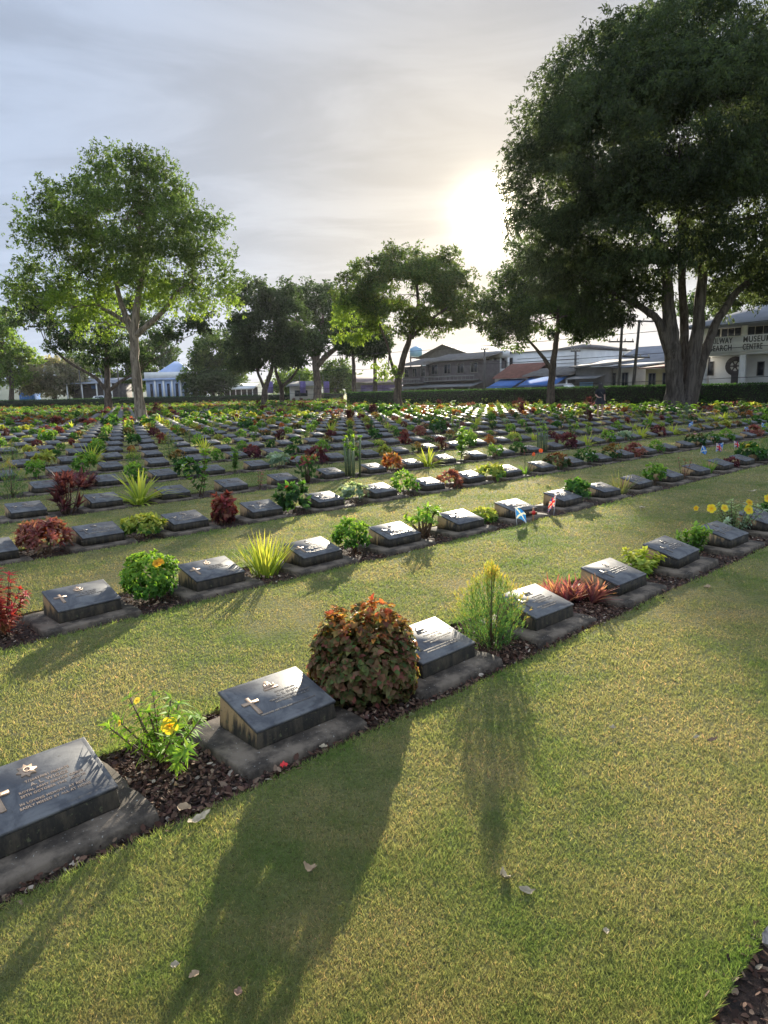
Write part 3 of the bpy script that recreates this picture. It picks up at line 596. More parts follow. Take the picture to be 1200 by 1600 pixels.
def plant(kind, lod, seed):
    """returns (foliage data, stem data or None, list of flowers(pos, dir, R, petal, centre))"""
    r = np.random.default_rng(seed); f = Fol(); sb = MB(); fl = []; K = {0: 1.0, 1: .34, 2: .07}[lod]; big = {0: 1.0, 1: 1.55, 2: 3.3}[lod]
    def N_(n): return max(14, int(n*K))
    hasstem = lod < 2
    def bal(*a, ns=7, r0=.006, **k):
        tips, t = ball(r, *a, **k); f.add(t)
        if hasstem: stems_to(r, sb, tips[r.choice(len(tips), min(ns if lod == 0 else 4, len(tips)), False)]*np.array([.85, .85, .9]), 0, r0, .003, 5 if lod == 0 else 4)
        return tips
    if kind == 'copper':
        for (x_, y_, h_, R_) in ((-.19, -.03, .47, .10), (-.09, -.05, .48, .115), (.02, -.02, .48, .105), (.12, .0, .54, .10), (.225, .0, .44, .095), (.18, .07, .48, .09), (-.15, .07, .46, .10), (-.24, -.04, .36, .085), (.25, -.06, .33, .08), (-.215, .05, .31, .11), (.02, .11, .47, .14), (.09, -.11, .37, .13), (-.04, -.13, .34, .12), (-.14, -.12, .28, .10), (.19, -.06, .29, .10)):
            tp, (v_, f_, c_) = ball(r, h_, R_, .031*big**.8, .0135*big**.8, N_(640), [(.08, .13, .035), (.17, .10, .06), (.06, .10, .035), (.26, .08, .07), (.13, .14, .045)], [(.52, .23, .05), (.40, .08, .05), (.30, .20, .06), (.15, .12, .04)], q=6, z0=.70, fold=.5, zmin=-1, lump=.1, tips_in=.4, spread=(.5, 1.5), sharp_h=.50)
            x_ *= .76; f.add((v_*np.array([.92, 1, 1])+np.array([x_, y_, 0]), f_, c_))
            if hasstem: stems_to(r, sb, tp[:3]*.8+np.array([x_, y_, 0]), 0, .007, .003, 5)
    elif kind == 'copper_unused':
        t = bal(.50, .262, .038*big**.8, .0155*big**.8, N_(2500), [(.07, .10, .03), (.17, .08, .05), (.05, .08, .03), (.26, .07, .06), (.12, .09, .04)], [(.55, .22, .05), (.50, .07, .05), (.38, .2, .06)], q=7, z0=.70, fold=.5, zmin=-.9, lump=.12, tips_in=.3, spread=(.5, 1.5))
    elif kind == 'needle':
        m = N_(900); d = rnd_dirs(r, m, -.15); rad = r.random(m)**.42; c = np.array([0, 0, .10]); R = .205
        zt_ = r.beta(1.6, 1.9, m)*.50+.02; rm = np.interp(zt_, [0, .08, .18, .27, .34, .40, .46, .53], [.10, .17, .205, .207, .18, .115, .045, .006])*(1+.12*np.sin(zt_*40+d[:, 0]*6)); az_ = r.uniform(0, 6.283, m)
        tip = np.stack([np.cos(az_)*rm*rad, np.sin(az_)*rm*rad, zt_], 1)
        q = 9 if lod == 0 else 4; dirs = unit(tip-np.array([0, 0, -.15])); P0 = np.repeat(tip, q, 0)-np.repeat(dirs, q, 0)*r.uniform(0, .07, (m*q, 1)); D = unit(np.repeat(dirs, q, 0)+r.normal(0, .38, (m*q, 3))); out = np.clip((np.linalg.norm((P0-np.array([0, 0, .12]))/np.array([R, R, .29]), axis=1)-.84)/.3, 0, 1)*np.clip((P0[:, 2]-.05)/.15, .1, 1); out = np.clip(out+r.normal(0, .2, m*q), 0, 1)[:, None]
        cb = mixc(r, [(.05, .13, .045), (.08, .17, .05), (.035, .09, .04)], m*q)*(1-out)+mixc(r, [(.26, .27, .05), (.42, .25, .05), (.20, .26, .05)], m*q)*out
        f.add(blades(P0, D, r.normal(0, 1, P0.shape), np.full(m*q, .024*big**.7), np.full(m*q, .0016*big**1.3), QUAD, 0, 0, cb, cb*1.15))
        if hasstem: sb.tube([(0, 0, -.01), (.004, 0, .2), (0, .004, .46)], [.009, .006, .002], 6); stems_to(r, sb, tip[:12 if lod == 0 else 5], .02, .004, .0015, 4, .008)
    elif kind in ('allamanda', 'trumpet', 'redstem', 'leafystem', 'sprawl', 'tallthin', 'branchy', 'sparse', 'rose'):
        P = dict(allamanda=(.36, .23, 15, .046, .0065, G2, G2, 8, .55), trumpet=(.38, .30, 16, .038, .010, GRY, WHT, 9, .7), redstem=(.46, .17, 16, .05, .009, [(.20, .04, .035), (.13, .09, .03), (.24, .06, .04)], [(.30, .03, .04), (.20, .03, .035)], 8, .35),
                 leafystem=(.34, .15, 10, .045, .011, G1, G2, 10, .4), sprawl=(.23, .24, 16, .05, .014, G2, YEL, 6, .8), tallthin=(.68, .10, 5, .06, .016, G1, G2, 12, .12), branchy=(.34, .20, 13, .06, .014, G1, G2, 4, .6), sparse=(.32, .2, 7, .03, .006, PNK, PNK, 5, .6), rose=(.5, .17, 9, .045, .014, G1, G2, 8, .35))[kind]
        h, R, ns, L, W, lo, hi, lv, sp = P; tips = []; ns2 = ns if lod == 0 else max(3, ns//2); lv2 = lv if lod < 2 else 3
        for i in range(ns2):
            a = r.uniform(0, 6.28); rr_ = R*r.uniform(.25, 1); hh = h*r.uniform(.6, 1)*(1-.35*(rr_/R)**2); t = np.array([math.cos(a)*rr_, math.sin(a)*rr_, hh]); b = np.array([r.normal(0, .02), r.normal(0, .02), 0]); mpt = b*.45+t*.55+np.array([0, 0, -.03*h]) if sp > .5 else b*.5+t*.5+np.array([r.normal(0, .01), r.normal(0, .01), 0])
            if hasstem: sb.tube([b-np.array([0, 0, .01]), mpt, t], [.005 if kind != 'branchy' else .010, .004 if kind != 'branchy' else .008, .0025], 5)
            k0 = .62 if kind == 'branchy' else .25; ts = np.linspace(k0, 1, lv2) if kind != 'branchy' else np.array([.88, .94, 1.0])
            pos = ((1-ts)**2)[:, None]*b+(2*ts*(1-ts))[:, None]*mpt+(ts**2)[:, None]*t; dr = unit(np.gradient(pos, axis=0)); q = {0: 5, 1: 4, 2: 3}[lod]; n_ = len(pos)*q; k = np.repeat(ts, q)[:, None]**2
            cb = mixc(r, lo, n_)*(1-k)+mixc(r, hi, n_)*k; f.add(rosettes(r, pos, dr, q, L*big**.6, W*big**.9, LANCE if W/L < .22 else OVAL, (.5, 1.35), .5, .3 if lod == 0 else 0, cb, cb*1.25)); tips.append(t)
        tips = np.array(tips)
        if kind == 'allamanda': fl = [((.07, -.11, .24), (.1, -1, .3), .032, (.85, .68, .05), (.8, .5, .03)), ((-.07, -.04, .31), (-.4, -.8, .8), .014, (.8, .66, .1), (.7, .5, .05)), ((-.12, -.10, .25), (-.6, -.6, .3), .012, (.8, .6, .1), (.6, .4, .03))]
        if kind == 'trumpet': fl = [((-.27, -.05, .30), (-.2, -1, .3), .042, (.9, .76, .05), (.85, .5, .03)), ((-.17, -.1, .31), (.1, -1, .5), .036, (.9, .78, .08), (.85, .5, .03)), ((.02, -.17, .30), (.1, -1, .5), .044, (.9, .74, .05), (.85, .5, .03)), ((.05, -.12, .36), (.2, -1, .6), .034, (.78, .58, .05), (.7, .33, .02)), ((.27, -.03, .38), (.1, -1, .4), .040, (.9, .76, .05), (.85, .5, .03)), ((-.40, -.02, .30), (-.7, -.5, .2), .026, (.75, .6, .05), (.7, .33, .02))]
        if kind in ('leafystem', 'rose') and lod < 2: fl = [(tuple(t+np.array([0, 0, .01])), (r.normal(), r.normal(), 1.5), .018, (.6, .58, .5) if kind == 'leafystem' else (.7, .66, .6), (.5, .4, .3)) for t in tips[:4]]
    elif kind in ('rhoeo', 'cordy', 'cordylow'):
        pal = dict(rhoeo=(PUR, [(.42, .24, .13), (.30, .11, .14), (.22, .06, .09)]), cordy=(MAR, MAR), cordylow=(MAR, PUR))[kind]
        if kind == 'rhoeo': cs = [(-.13, .02, 0), (-.05, -.03, 0), (.04, .02, 0), (.12, -.02, 0), (.17, .04, 0), (0, .07, 0), (-.08, .08, 0)]; h = .17
        elif kind == 'cordy': cs = [(r.normal(0, .05), r.normal(0, .05), z) for z in np.repeat([.06, .13, .2, .27, .33], 3)]; h = .13
        else: cs = [(r.normal(0, .1), r.normal(0, .08), z) for z in np.repeat([.02, .08, .12], 4)]; h = .12
        for c in cs:
            n_ = N_(34); cb = mixc(r, pal[0], n_); ct = mixc(r, pal[1], n_)
            t = rosettes(r, np.array([c], float), np.array([[c[0]*2, c[1]*2, 1.]]), n_, h*big**.4, .0095*big**.8, STRAPP, (.05, 1.15 if kind != 'rhoeo' else .75), .35, .35, cb, ct); f.add(t)
            if hasstem and kind == 'cordy': sb.tube([(c[0]*.4, c[1]*.4, -.01), c], [.009, .007], 5)
    elif kind in ('strapgreen', 'spider', 'drygrass', 'finegrass', 'lily'):
        if kind == 'strapgreen': f.add(strap(r, .33, .17, N_(90), .0075*big**.7, [(.12, .22, .03), (.2, .26, .04)], [(.30, .30, .05), (.4, .36, .08), (.2, .28, .05)], .35, base=.10))
        if kind == 'spider': f.add(strap(r, .34, .30, N_(150), .0085*big**.8, [(.10, .17, .03), (.2, .27, .04)], [(.42, .44, .08), (.33, .38, .06)], 1.3, base=.05))
        if kind == 'drygrass': f.add(strap(r, .30, .18, N_(110), .0035*big, [(.12, .15, .05)], [(.3, .26, .13), (.2, .22, .08)], .3, base=.08))
        if kind == 'finegrass': f.add(strap(r, .22, .14, N_(90), .003*big, G1, G2, .5, base=.06))
        if kind == 'lily': f.add(strap(r, .22, .15, N_(30), .007*big**.8, G1, G2, .6, base=.04))
        if kind == 'lily':
            for i in range(3):
                t = np.array([r.normal(0, .07), r.normal(0, .07), .30+.03*i])
                if hasstem: sb.tube([(0, 0, -.01), t*.6, t], [.005, .004, .003], 5)
                fl.append((tuple(t), (r.normal(), -1, .3), .030, (.45, .05, .03), (.4, .12, .03)))
    elif kind == 'cactus':
        for i in range(9 if lod < 2 else 4):
            x, y = r.normal(0, .055, 2); hh = r.uniform(.35, .58)
            sb.tube([(x, y, -.01), (x*1.1, y*1.1, hh/2), (x*1.25, y*1.2, hh)], [.013*(1.5 if lod == 2 else 1)]*3, 6)
            n_ = N_(70); P0 = np.stack([x*1.1+r.normal(0, .012, n_), y*1.1+r.normal(0, .012, n_), r.uniform(.02, hh, n_)], 1); cb = mixc(r, [(.10, .14, .08), (.2, .22, .15)], n_)
            f.add(blades(P0, rnd_dirs(r, n_), rnd_dirs(r, n_), np.full(n_, .018), np.full(n_, .005), QUAD, 0, 0, cb, cb)); n_ = 8; cb = mixc(r, G2, n_)
            f.add(rosettes(r, np.array([(x*1.25, y*1.2, hh)]), np.array([(0, 0, 1.)]), n_, .05*big**.4, .012*big**.5, OVAL, (.3, 1.1), .3, 0, cb, cb))
    elif kind == 'redvase':
        tips = [];
        for i in range(11 if lod == 0 else 8):
            a = r.uniform(0, 6.28); rr_ = r.uniform(.05, .19); t = np.array([math.cos(a)*rr_, math.sin(a)*rr_, .27+r.normal(0, .02)]); tips.append(t)
            if hasstem: sb.tube([(r.normal(0, .015), r.normal(0, .015), -.01), t*.5+np.array([0, 0, .01]), t], [.011, .008, .004], 5)
        tips = np.array(tips); q = N_(40)//2+6; n_ = len(tips)*q; k = (r.random(n_) < .55)[:, None]; cb = np.where(k, mixc(r, RED, n_), mixc(r, G1, n_)); f.add(rosettes(r, tips, tips*np.array([2, 2, 1.]), q, .055*big**.4, .013*big**.6, OVAL, (.2, 1.3), .2, .3 if lod == 0 else 0, cb, cb*1.2))
        n_ = N_(200); P0 = np.stack([r.normal(0, .08, n_), r.normal(0, .08, n_), r.uniform(.06, .24, n_)], 1); cb = mixc(r, DKG, n_); f.add(blades(P0, unit(P0+r.normal(0, .05, P0.shape)), rnd_dirs(r, n_), np.full(n_, .05*big**.4), np.full(n_, .012*big**.5), OVAL, .2, 0, cb, cb*1.2))
    else:
        T = dict(roundgreen=(.38, .215, .031, .0095, 3000, G1, G2, dict(z0=.45, zmin=-.7, q=8)), ixora=(.29, .165, .04, .012, 1100, DKG, G1, dict(z0=.7, zmin=-.7)), smallgreen=(.30, .15, .034, .010, 900, G1, G2, dict(z0=.5)), yellowlow=(.19, .18, .045, .012, 600, G1, YEL, dict(z0=.4)), greenfine=(.28, .15, .035, .007, 1000, G1, G2, dict(z0=.5)),  # roundgreen: its sunlit top is put into the leaf colours
                 redmound=(.26, .20, .05, .010, 1000, [(.2, .06, .05), (.13, .1, .05)], PNK+RED, dict(z0=.3)), crimson=(.32, .11, .06, .018, 520, MAR, RED, dict(z0=.2, zmin=-.8, tips_in=.5)), variegated=(.22, .17, .036, .010, 800, GRY, WHT, dict(z0=.6)), crotonorange=(.28, .12, .05, .012, 600, [(.14, .1, .03), (.2, .05, .03)], ORA, dict(z0=.3)), darkred=(.26, .17, .045, .013, 800, MAR, MAR+RED, dict(z0=.5)),
                 darkgreen=(.27, .16, .04, .012, 900, DKG, G1, dict(z0=.5)), crotonyellow=(.26, .15, .05, .013, 700, G1+ORA, YEL, dict(z0=.35)), bronze=(.30, .16, .04, .008, 900, DKG, BRZ, dict(z0=.5)), cypress=(.5, .10, .035, .007, 1100, DKG, G1, dict(z0=.6, zmin=-.95)), whiteflower=(.26, .17, .035, .010, 800, DKG, G1, dict(z0=.5)), darkyellow=(.42, .26, .06, .018, 900, DKG, G1, dict(z0=.5)), pinkflower=(.28, .18, .04, .012, 800, DKG, PNK+G1, dict(z0=.6)), redgreen=(.24, .19, .04, .012, 900, DKG+[(.1, .05, .03)], BRZ+RED, dict(z0=.6)))
        h, R, L, W, n, lo, hi, kw = T[kind]; tips = bal(h, R, L*big**.75, W*big**1.0, N_(n), lo, hi, fold=.3 if lod == 0 else 0, prof=OVAL if lod == 0 else QUAD, **kw)
        if lod < 2:
            if kind == 'roundgreen': fl = [((.10, -.12, .31), (.3, -1, .8), .03, (.75, .45, .03), (.7, .3, .03)), ((.12, -.10, .32), (.8, -.5, 1), .028, (.75, .45, .03), (.7, .3, .03))]
            if kind in ('ixora', 'whiteflower', 'darkyellow', 'pinkflower'):
                pc = dict(ixora=(.65, .09, .03), whiteflower=(.7, .7, .65), darkyellow=(.8, .6, .04), pinkflower=(.7, .35, .3))[kind]; R_ = dict(ixora=.022, whiteflower=.014, darkyellow=.05, pinkflower=.028)[kind]
                up = tips[tips[:, 2] > h*.62]; m = min(len(up), {0: 9, 1: 5}[lod]); 
                for t in up[r.choice(len(up), m, False)]: fl.append((tuple(t*1.06), tuple(unit(np.array([t[0], t[1], .12]))), R_, pc, pc))
    return f, (sb if sb.v and hasstem else None), fl
DESC = dict(copper='copperleaf bush with curled orange-tipped leaves', needle='fine-needled golden bush', allamanda='spindly green plant with yellow flowers', trumpet='silver-leaved plant with big yellow trumpet flowers', redstem='red upright leafy shrub', leafystem='upright leafy stems with small white flowers', sprawl='sprawling yellow-green shrub', tallthin='tall thin leafy plant', branchy='bare-branched plant with leaf tufts', sparse='sparse pinkish twiggy plant', rose='tall loose bush with white blooms', rhoeo='low purple strap-leaved plant', cordy='dark maroon upright cordyline', cordylow='low dark purple spiky clump', strapgreen='upright yellow-green strap-leaved clump', spider='arching yellow-green spider plant', drygrass='dry upright grass clump', finegrass='low fine grassy tuft', lily='grassy plant with red-orange lilies', cactus='clump of upright speckled cactus stems', redvase='vase-shaped bush with red flower heads', roundgreen='rounded bright green bush', ixora='round dark bush with orange-red flowers', smallgreen='small upright green shrub', yellowlow='low yellow-green shrub', greenfine='fine-leaved green bush', redmound='spreading red-leaved mound', crimson='narrow crimson-leaved shrub', variegated='pale variegated shrub', crotonorange='orange and bronze croton', darkred='dark red leafy bush', darkgreen='dark green rounded shrub', crotonyellow='yellow-leaved croton', bronze='bronze-tipped bush', cypress='slim dark conical shrub', whiteflower='dark shrub with white flowers', darkyellow='large dark bush with yellow flowers', pinkflower='dark shrub with pink flowers', redgreen='red and green low bush')
FLOWERY = {'allamanda', 'trumpet', 'lily', 'whiteflower', 'darkyellow', 'pinkflower', 'ixora', 'roundgreen', 'leafystem', 'rose'}
CACHE = {}
def plant_data(kind, lod, var):
    key = (kind, lod, var)
    if key not in CACHE:
        f, sb, fl = plant(kind, lod, sum(map(ord, kind))*7+var*101+lod); CACHE[key] = (f.data('foliage', M_LEAF), sb.data('stem', M_GSTEM if kind in ('cactus', 'leafystem', 'lily', 'tallthin') else M_STEM) if sb else None, fl, {})
    return CACHE[key]
def put_plant(kind, lod, var, loc, rz, sc_, label):
    fd, sd, fl, fc = plant_data(kind, lod, var)
    root = empty('flowering_plant' if (fl and kind in FLOWERY) else ('ornamental_grass' if kind in ('drygrass', 'finegrass', 'strapgreen', 'spider') else 'shrub'), loc, rz); root.scale = sc_
    tag(root, label, 'plant', 'plants growing between the graves')
    link('foliage', fd, root)
    if sd: link('stem', sd, root)
    for i, (p, d, R, pc, cc) in enumerate(fl):
        if i in fc: link('flower', fc[i], root)
        else: fc[i] = flower5('flower', np.random.default_rng(i), np.array(p), d, R, pc, cc, root).data
    return root
# (row, gap after grave k): kind, scale, shift along the row, shift across, (x-y stretch)
NEAR_P = {(0, -1): ('allamanda', 1.0, -.02, .06), (0, 0): ('copper', 1.0, .0, -.02), (0, 1): ('needle', 1.0, .0, -.03), (0, 2): ('rhoeo', 1.0, .03, .05), (0, 3): ('sprawl', .95, .02, .05), (0, 4): ('leafystem', 1.0, .02, .08), (0, 5): ('trumpet', 1.0, .03, .06), (0, 6): ('darkgreen', 1, 0, 0),
 (1, -1): ('redstem', 1.0, -.02, -.02), (1, 0): ('roundgreen', 1.0, .0, .02), (1, 1): ('strapgreen', 1.05, .0, .0), (1, 2): ('smallgreen', 1.15, .0, .05), (1, 3): ('branchy', 1.05, .0, .05), (1, 4): ('yellowlow', .95, .0, .08), (1, 6): ('darkgreen', 1.2, -.1, .05), (1, 7): ('drygrass', 1.15, 0, 0), (1, 8): ('smallgreen', 1.2, 0, 0), (1, 9): ('sparse', 1.2, 0, 0), (1, 10): ('finegrass', 1.3, 0, 0), (1, 11): ('darkred', .8, 0, 0), (1, 12): ('darkyellow', 1.0, 0, 0),
 (2, 0): ('redmound', 1.1, 0, 0), (2, 1): ('yellowlow', 1.1, 0, 0), (2, 2): ('crimson', 1.0, 0, 0), (2, 3): ('ixora', 1.15, 0, 0), (2, 4): ('variegated', 1.1, 0, 0), (2, 5): ('greenfine', 1.1, 0, 0), (2, 6): ('redmound', .85, 0, 0), (2, 7): ('yellowlow', 1.2, 0, 0), (2, 8): ('lily', 1.0, 0, 0), (2, 9): ('redgreen', 1.1, 0, 0), (2, 10): ('whiteflower', 1.1, 0, 0), (2, 11): ('bronze', 1.05, 0, 0), (2, 12): ('redmound', .95, 0, 0), (2, 13): ('greenfine', .95, 0, 0), (2, 15): ('pinkflower', 1.1, 0, 0), (2, 16): ('whiteflower', 1.0, 0, 0), (2, 17): ('greenfine', 1.1, 0, 0), (2, 19): ('redmound', 1.1, 0, 0), (2, 20): ('greenfine', 1.1, 0, 0),
 (3, 0): ('needle', .8, 0, 0), (3, 1): ('cordy', 1.05, 0, 0), (3, 2): ('spider', 1.25, 0, 0), (3, 3): ('rose', 1.25, 0, 0), (3, 4): ('sparse', .9, 0, 0), (3, 5): ('redvase', 1.15, 0, 0), (3, 6): ('cactus', 1.15, 0, 0), (3, 7): ('crotonorange', 1.1, 0, 0), (3, 8): ('spider', 1.05, 0, 0), (3, 9): ('tallthin', 1.2, 0, 0), (3, 11): ('darkgreen', 1.0, 0, 0), (3, 12): ('cactus', .95, 0, 0), (3, 13): ('darkred', 1.3, 0, 0), (3, 14): ('spider', .9, 0, 0), (3, 16): ('variegated', 1.2, 0, 0), (3, 18): ('darkred', 1.1, 0, 0),
 (4, 1): ('needle', 1.0, 0, 0), (4, 2): ('cordylow', 1.2, 0, 0), (4, 3): ('smallgreen', 1.1, 0, 0), (4, 4): ('darkgreen', 1.2, 0, 0), (4, 5): ('tallthin', .8, 0, 0), (4, 6): ('variegated', 1.3, 0, 0), (4, 7): ('darkred', 1.2, 0, 0), (4, 8): ('greenfine', 1.0, 0, 0), (4, 9): ('crotonyellow', .9, 0, 0), (5, 3): ('smallgreen', 1.3, 0, 0), (5, 4): ('needle', .8, 0, 0), (5, 5): ('bronze', 1, 0, 0), (6, 4): ('spider', 1.2, 0, 0), (6, 3): ('crotonyellow', 1.2, 0, 0)}
def place_plants():
    rr = np.random.default_rng(77)
    kinds = list('darkgreen darkred cordy crotonyellow greenfine bronze spider smallgreen redmound yellowlow cactus tallthin variegated redgreen roundgreen cypress crimson ixora darkyellow rose crotonorange needle cordylow pinkflower'.split())
    w = np.array([13, 6, 3.5, 9, 11, 6, 7, 10, 2.2, 9, 2, 2.5, 6, 4, 7, 3, 1.5, 2.5, 2.5, 4, 4, 5, 3, 2], float); w /= w.sum()
    allg = sorted(NEARG+FARG); have = 0; far = []; used = {}
    for d, n, k, x, y, px in allg:
        p = NEAR_P.get((n, k)); 
        if p is None:
            if (n, k) == (1, 5) or rr.random() < (.18 if d < 17 else .08) or (n <= 2 and k in (14, 18)): continue
            p = (kinds[rr.choice(len(kinds), p=w)], rr.uniform(.7, 1.25) if d < 17 else rr.uniform(.75, 1.35), rr.normal(0, .04), rr.normal(0, .05))
        if abs(px-937) < 9 and 22 < d < 36.5: continue
        kind, sc_, ds, dt = p; sc_ *= (1.18 if (n >= 2 and (n, k) in NEAR_P) else 1.0); s = sk(k)+PF+P_/2+ds; t = tn(n)+MY+DP/2+dt; loc = G(s, t, .0)
        if have < 295 and (n, k) in GIDX:
            lod = 0 if d < 8 else 1; var = int(rr.integers(2)) if (n, k) not in NEAR_P else 0
            rz = rr.uniform(0, 6.28) if (kind not in ('copper', 'allamanda', 'trumpet', 'rhoeo', 'roundgreen') or n > 1) else 0.0
            gi = GIDX.get((n, k)); 
            if n < 2 and (n, k) in NEAR_P: lab = DESC[kind]+(' growing in the nearest row of graves' if n == 0 else ' growing in the second row'+(', farther right' if k > 6 else ''))
            else: lab = '%s, %s gap from left, %s' % (DESC[kind], ordw(gi or k+30), rowname(n))
            zs = sc_*rr.uniform(.9, 1.15) if (n, k) not in NEAR_P else sc_
            put_plant(kind, lod, var, loc, rz, (sc_, sc_, zs), lab); have += 1
        else: far.append((kind, sc_, loc, rr.uniform(0, 6.28)))
    VV = []; CC = []; FF = {}; n0 = 0; tp = {}
    for kind, sc_, loc, rz in far:
        kk = (kind, int(rz*10) % 2)
        if kk not in tp:
            f, _, _ = plant(kk[0], 2, 5+kk[1]*9); tp[kk] = (np.concatenate(f.V), {a: np.concatenate(b) for a, b in f.F.items()}, np.concatenate(f.C))
        v, fd, c = tp[kk]; ca, sa = math.cos(rz), math.sin(rz); R = np.array([[ca, sa, 0], [-sa, ca, 0], [0, 0, 1]])
        VV.append(v@R*sc_*np.array([1.4, 1.4, 1.15])+np.array(loc)); CC.append(c)
        for a, b in fd.items(): FF.setdefault(a, []).append(b+n0)
        n0 += len(v)
    me = mesh_data('distant_shrubbery', np.concatenate(VV), [np.concatenate(b) for b in FF.values()], M_LEAF, np.concatenate(CC))
    tag(link('distant_shrubbery', me), 'mixed green, yellow and dark red shrubs among the far rows of graves', 'shrubs', 'plants growing between the graves', 'stuff')
    print('plants', have, len(far), n0)
place_plants()
#@@PLANTS1
#@@TREES0
# ------------------------------------------------------------------ trees
def limb_pts(a, b, sag=0.0, n=7, wob=.03, r=None):
    a = np.array(a, float); b = np.array(b, float); t = np.linspace(0, 1, n)[:, None]; L = np.linalg.norm(b-a)
    p = a*(1-t)+b*t; p[:, 2] += (np.sin(t[:, 0]*math.pi)*sag*L); w = (r or rng).normal(0, wob*L, (n, 3)); w[0] = 0; w[-1] = 0
    return p+w*.6
def tree(name, label, cat, Y0, base_px, trunk, lobes, nleaf, leaf, pal, seed, bark=M_BARK, group=None, clump=.5, twigs=5, prof=QUAD, droop=.5, dense=.35, limb_r=.10, q=9, forks=None, under=None, cpt=26, bright=()):
    """trunk: list of stems, each a list of (px, py, depth, radius); lobes: (px, py, rx, rz, depth, ry or None)"""
    r = np.random.default_rng(seed); b0 = at(base_px[0], base_px[1], Y0); ox, oy = b0[0], b0[1]; sc_ = Y0/F
    def T(px, py, dy): p = at(px, py, Y0+dy); return np.array([p[0]-ox, p[1]-oy, p[2]])
    root = empty(name, (ox, oy, 0)); tag(root, label, cat, group)
    tb = MB(); forkpts = []
    for st in trunk:
        pts = np.array([T(a, b, c) for a, b, c, _ in st]); rad = np.array([x[3] for x in st])
        if pts[0][2] < .8: pts[0][2] = -.1
        n = 4*len(pts); ti = np.linspace(0, len(pts)-1, n); P = np.stack([np.interp(ti, range(len(pts)), pts[:, j]) for j in range(3)], 1); R = np.interp(ti, range(len(pts)), rad)
        P[1:-1] = (P[:-2]+P[2:]+2*P[1:-1])/4; P[1:] += r.normal(0, .12, (n-1, 3))*R[1:, None]*.5; tb.tube(P, R, 12, 0, .10); forkpts += [(P[i], R[i]) for i in range(n//2, n)]
    FP = np.array([p for p, _ in forkpts]); FR = np.array([q_ for _, q_ in forkpts])
    LO = []; lb = MB()
    for L in lobes:
        c = T(L[0], L[1], L[4]); rx = L[2]*sc_; rz = L[3]*sc_; ry = L[5] if len(L) > 5 and L[5] else rx; LO.append((c, np.array([rx, ry, rz])))
        cost = np.linalg.norm(FP-c, axis=1)+(FP[:, 2] > c[2]+.5)*6; i = int(np.argmin(cost)); rl = min(FR[i]*.6, limb_r*(.6+.1*rx)); P = limb_pts(FP[i], c, .04, 8, .035, r); lb.tube(P, np.linspace(rl, rl*.3, 8), 7, 0, .08)
        for _ in range(twigs):
            s0 = P[r.integers(3, 8)]; d = rnd_dirs(r, 1)[0]; e = c+d*np.array([rx, ry, rz])*r.uniform(.5, .85); Q = limb_pts(s0, e, .05, 5, .05, r); lb.tube(Q, np.linspace(rl*.35, rl*.08, 5), 4)
    trunk_o = tb.obj('trunk', bark, root, smooth=True); lb.obj('branch', bark, root, smooth=True)
    vol = np.array([(a[1].prod())**(2/3) for a in LO]); cnt = (nleaf/q*vol/vol.sum()).astype(int)+1
    tips = []; out = []; lit = []
    for li, ((c, R), m) in enumerate(zip(LO, cnt)):
        nc = max(6, int(m/cpt)); d = rnd_dirs(r, nc, -.85); rad = (1-dense*r.random(nc)**1.2)*(1+.10*r.normal(0, 1, nc)*.7); rad = np.minimum(rad, 1.1); cc = c+d*rad[:, None]*R
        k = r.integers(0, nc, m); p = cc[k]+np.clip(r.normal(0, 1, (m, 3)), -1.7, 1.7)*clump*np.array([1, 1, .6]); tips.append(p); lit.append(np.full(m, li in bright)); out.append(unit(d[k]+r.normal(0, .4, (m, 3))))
    tips = np.concatenate(tips); out = np.concatenate(out); lit = np.concatenate(lit)
    # leave out tips buried well inside another lobe
    keep = np.ones(len(tips), bool)
    for c, R in LO: keep &= ~((((tips-c)/R)**2).sum(1) < .22)
    if under: keep &= (tips[:, 2] > under)
    tips, out, lit = tips[keep], out[keep], lit[keep]; m = len(tips); ck = vnoise(tips[:, 0]*.9+3, tips[:, 2]*.9+tips[:, 1]*.7, seed)
    n = m*q; P0 = np.repeat(tips, q, 0)+r.normal(0, leaf[0]*.35, (n, 3)); D = unit(np.repeat(out, q, 0)*.6+r.normal(0, .75, (n, 3))-np.array([0, 0, droop])); N = unit(np.cross(D, r.normal(0, 1, (n, 3))))
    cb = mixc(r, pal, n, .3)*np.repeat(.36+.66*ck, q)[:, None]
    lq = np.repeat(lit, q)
    if lq.any(): cb[lq] = mixc(r, [(.08, .135, .025), (.13, .185, .03), (.055, .10, .025)], int(lq.sum()), .3)  # sunlit lobes: light coming through is put into the leaf colour
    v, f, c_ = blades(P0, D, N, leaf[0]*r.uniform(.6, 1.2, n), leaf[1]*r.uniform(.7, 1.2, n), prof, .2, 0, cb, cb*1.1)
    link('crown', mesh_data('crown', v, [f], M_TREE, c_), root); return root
TG = [(.045, .085, .022), (.06, .11, .028), (.03, .06, .02), (.08, .12, .03)]; TGL = [(.08, .15, .03), (.12, .2, .035), (.05, .10, .025), (.16, .22, .05)]; TGD = [(.03, .055, .025), (.04, .07, .03), (.025, .045, .02)]
P3 = [(0, .2), (.45, 1), (1, .1)]
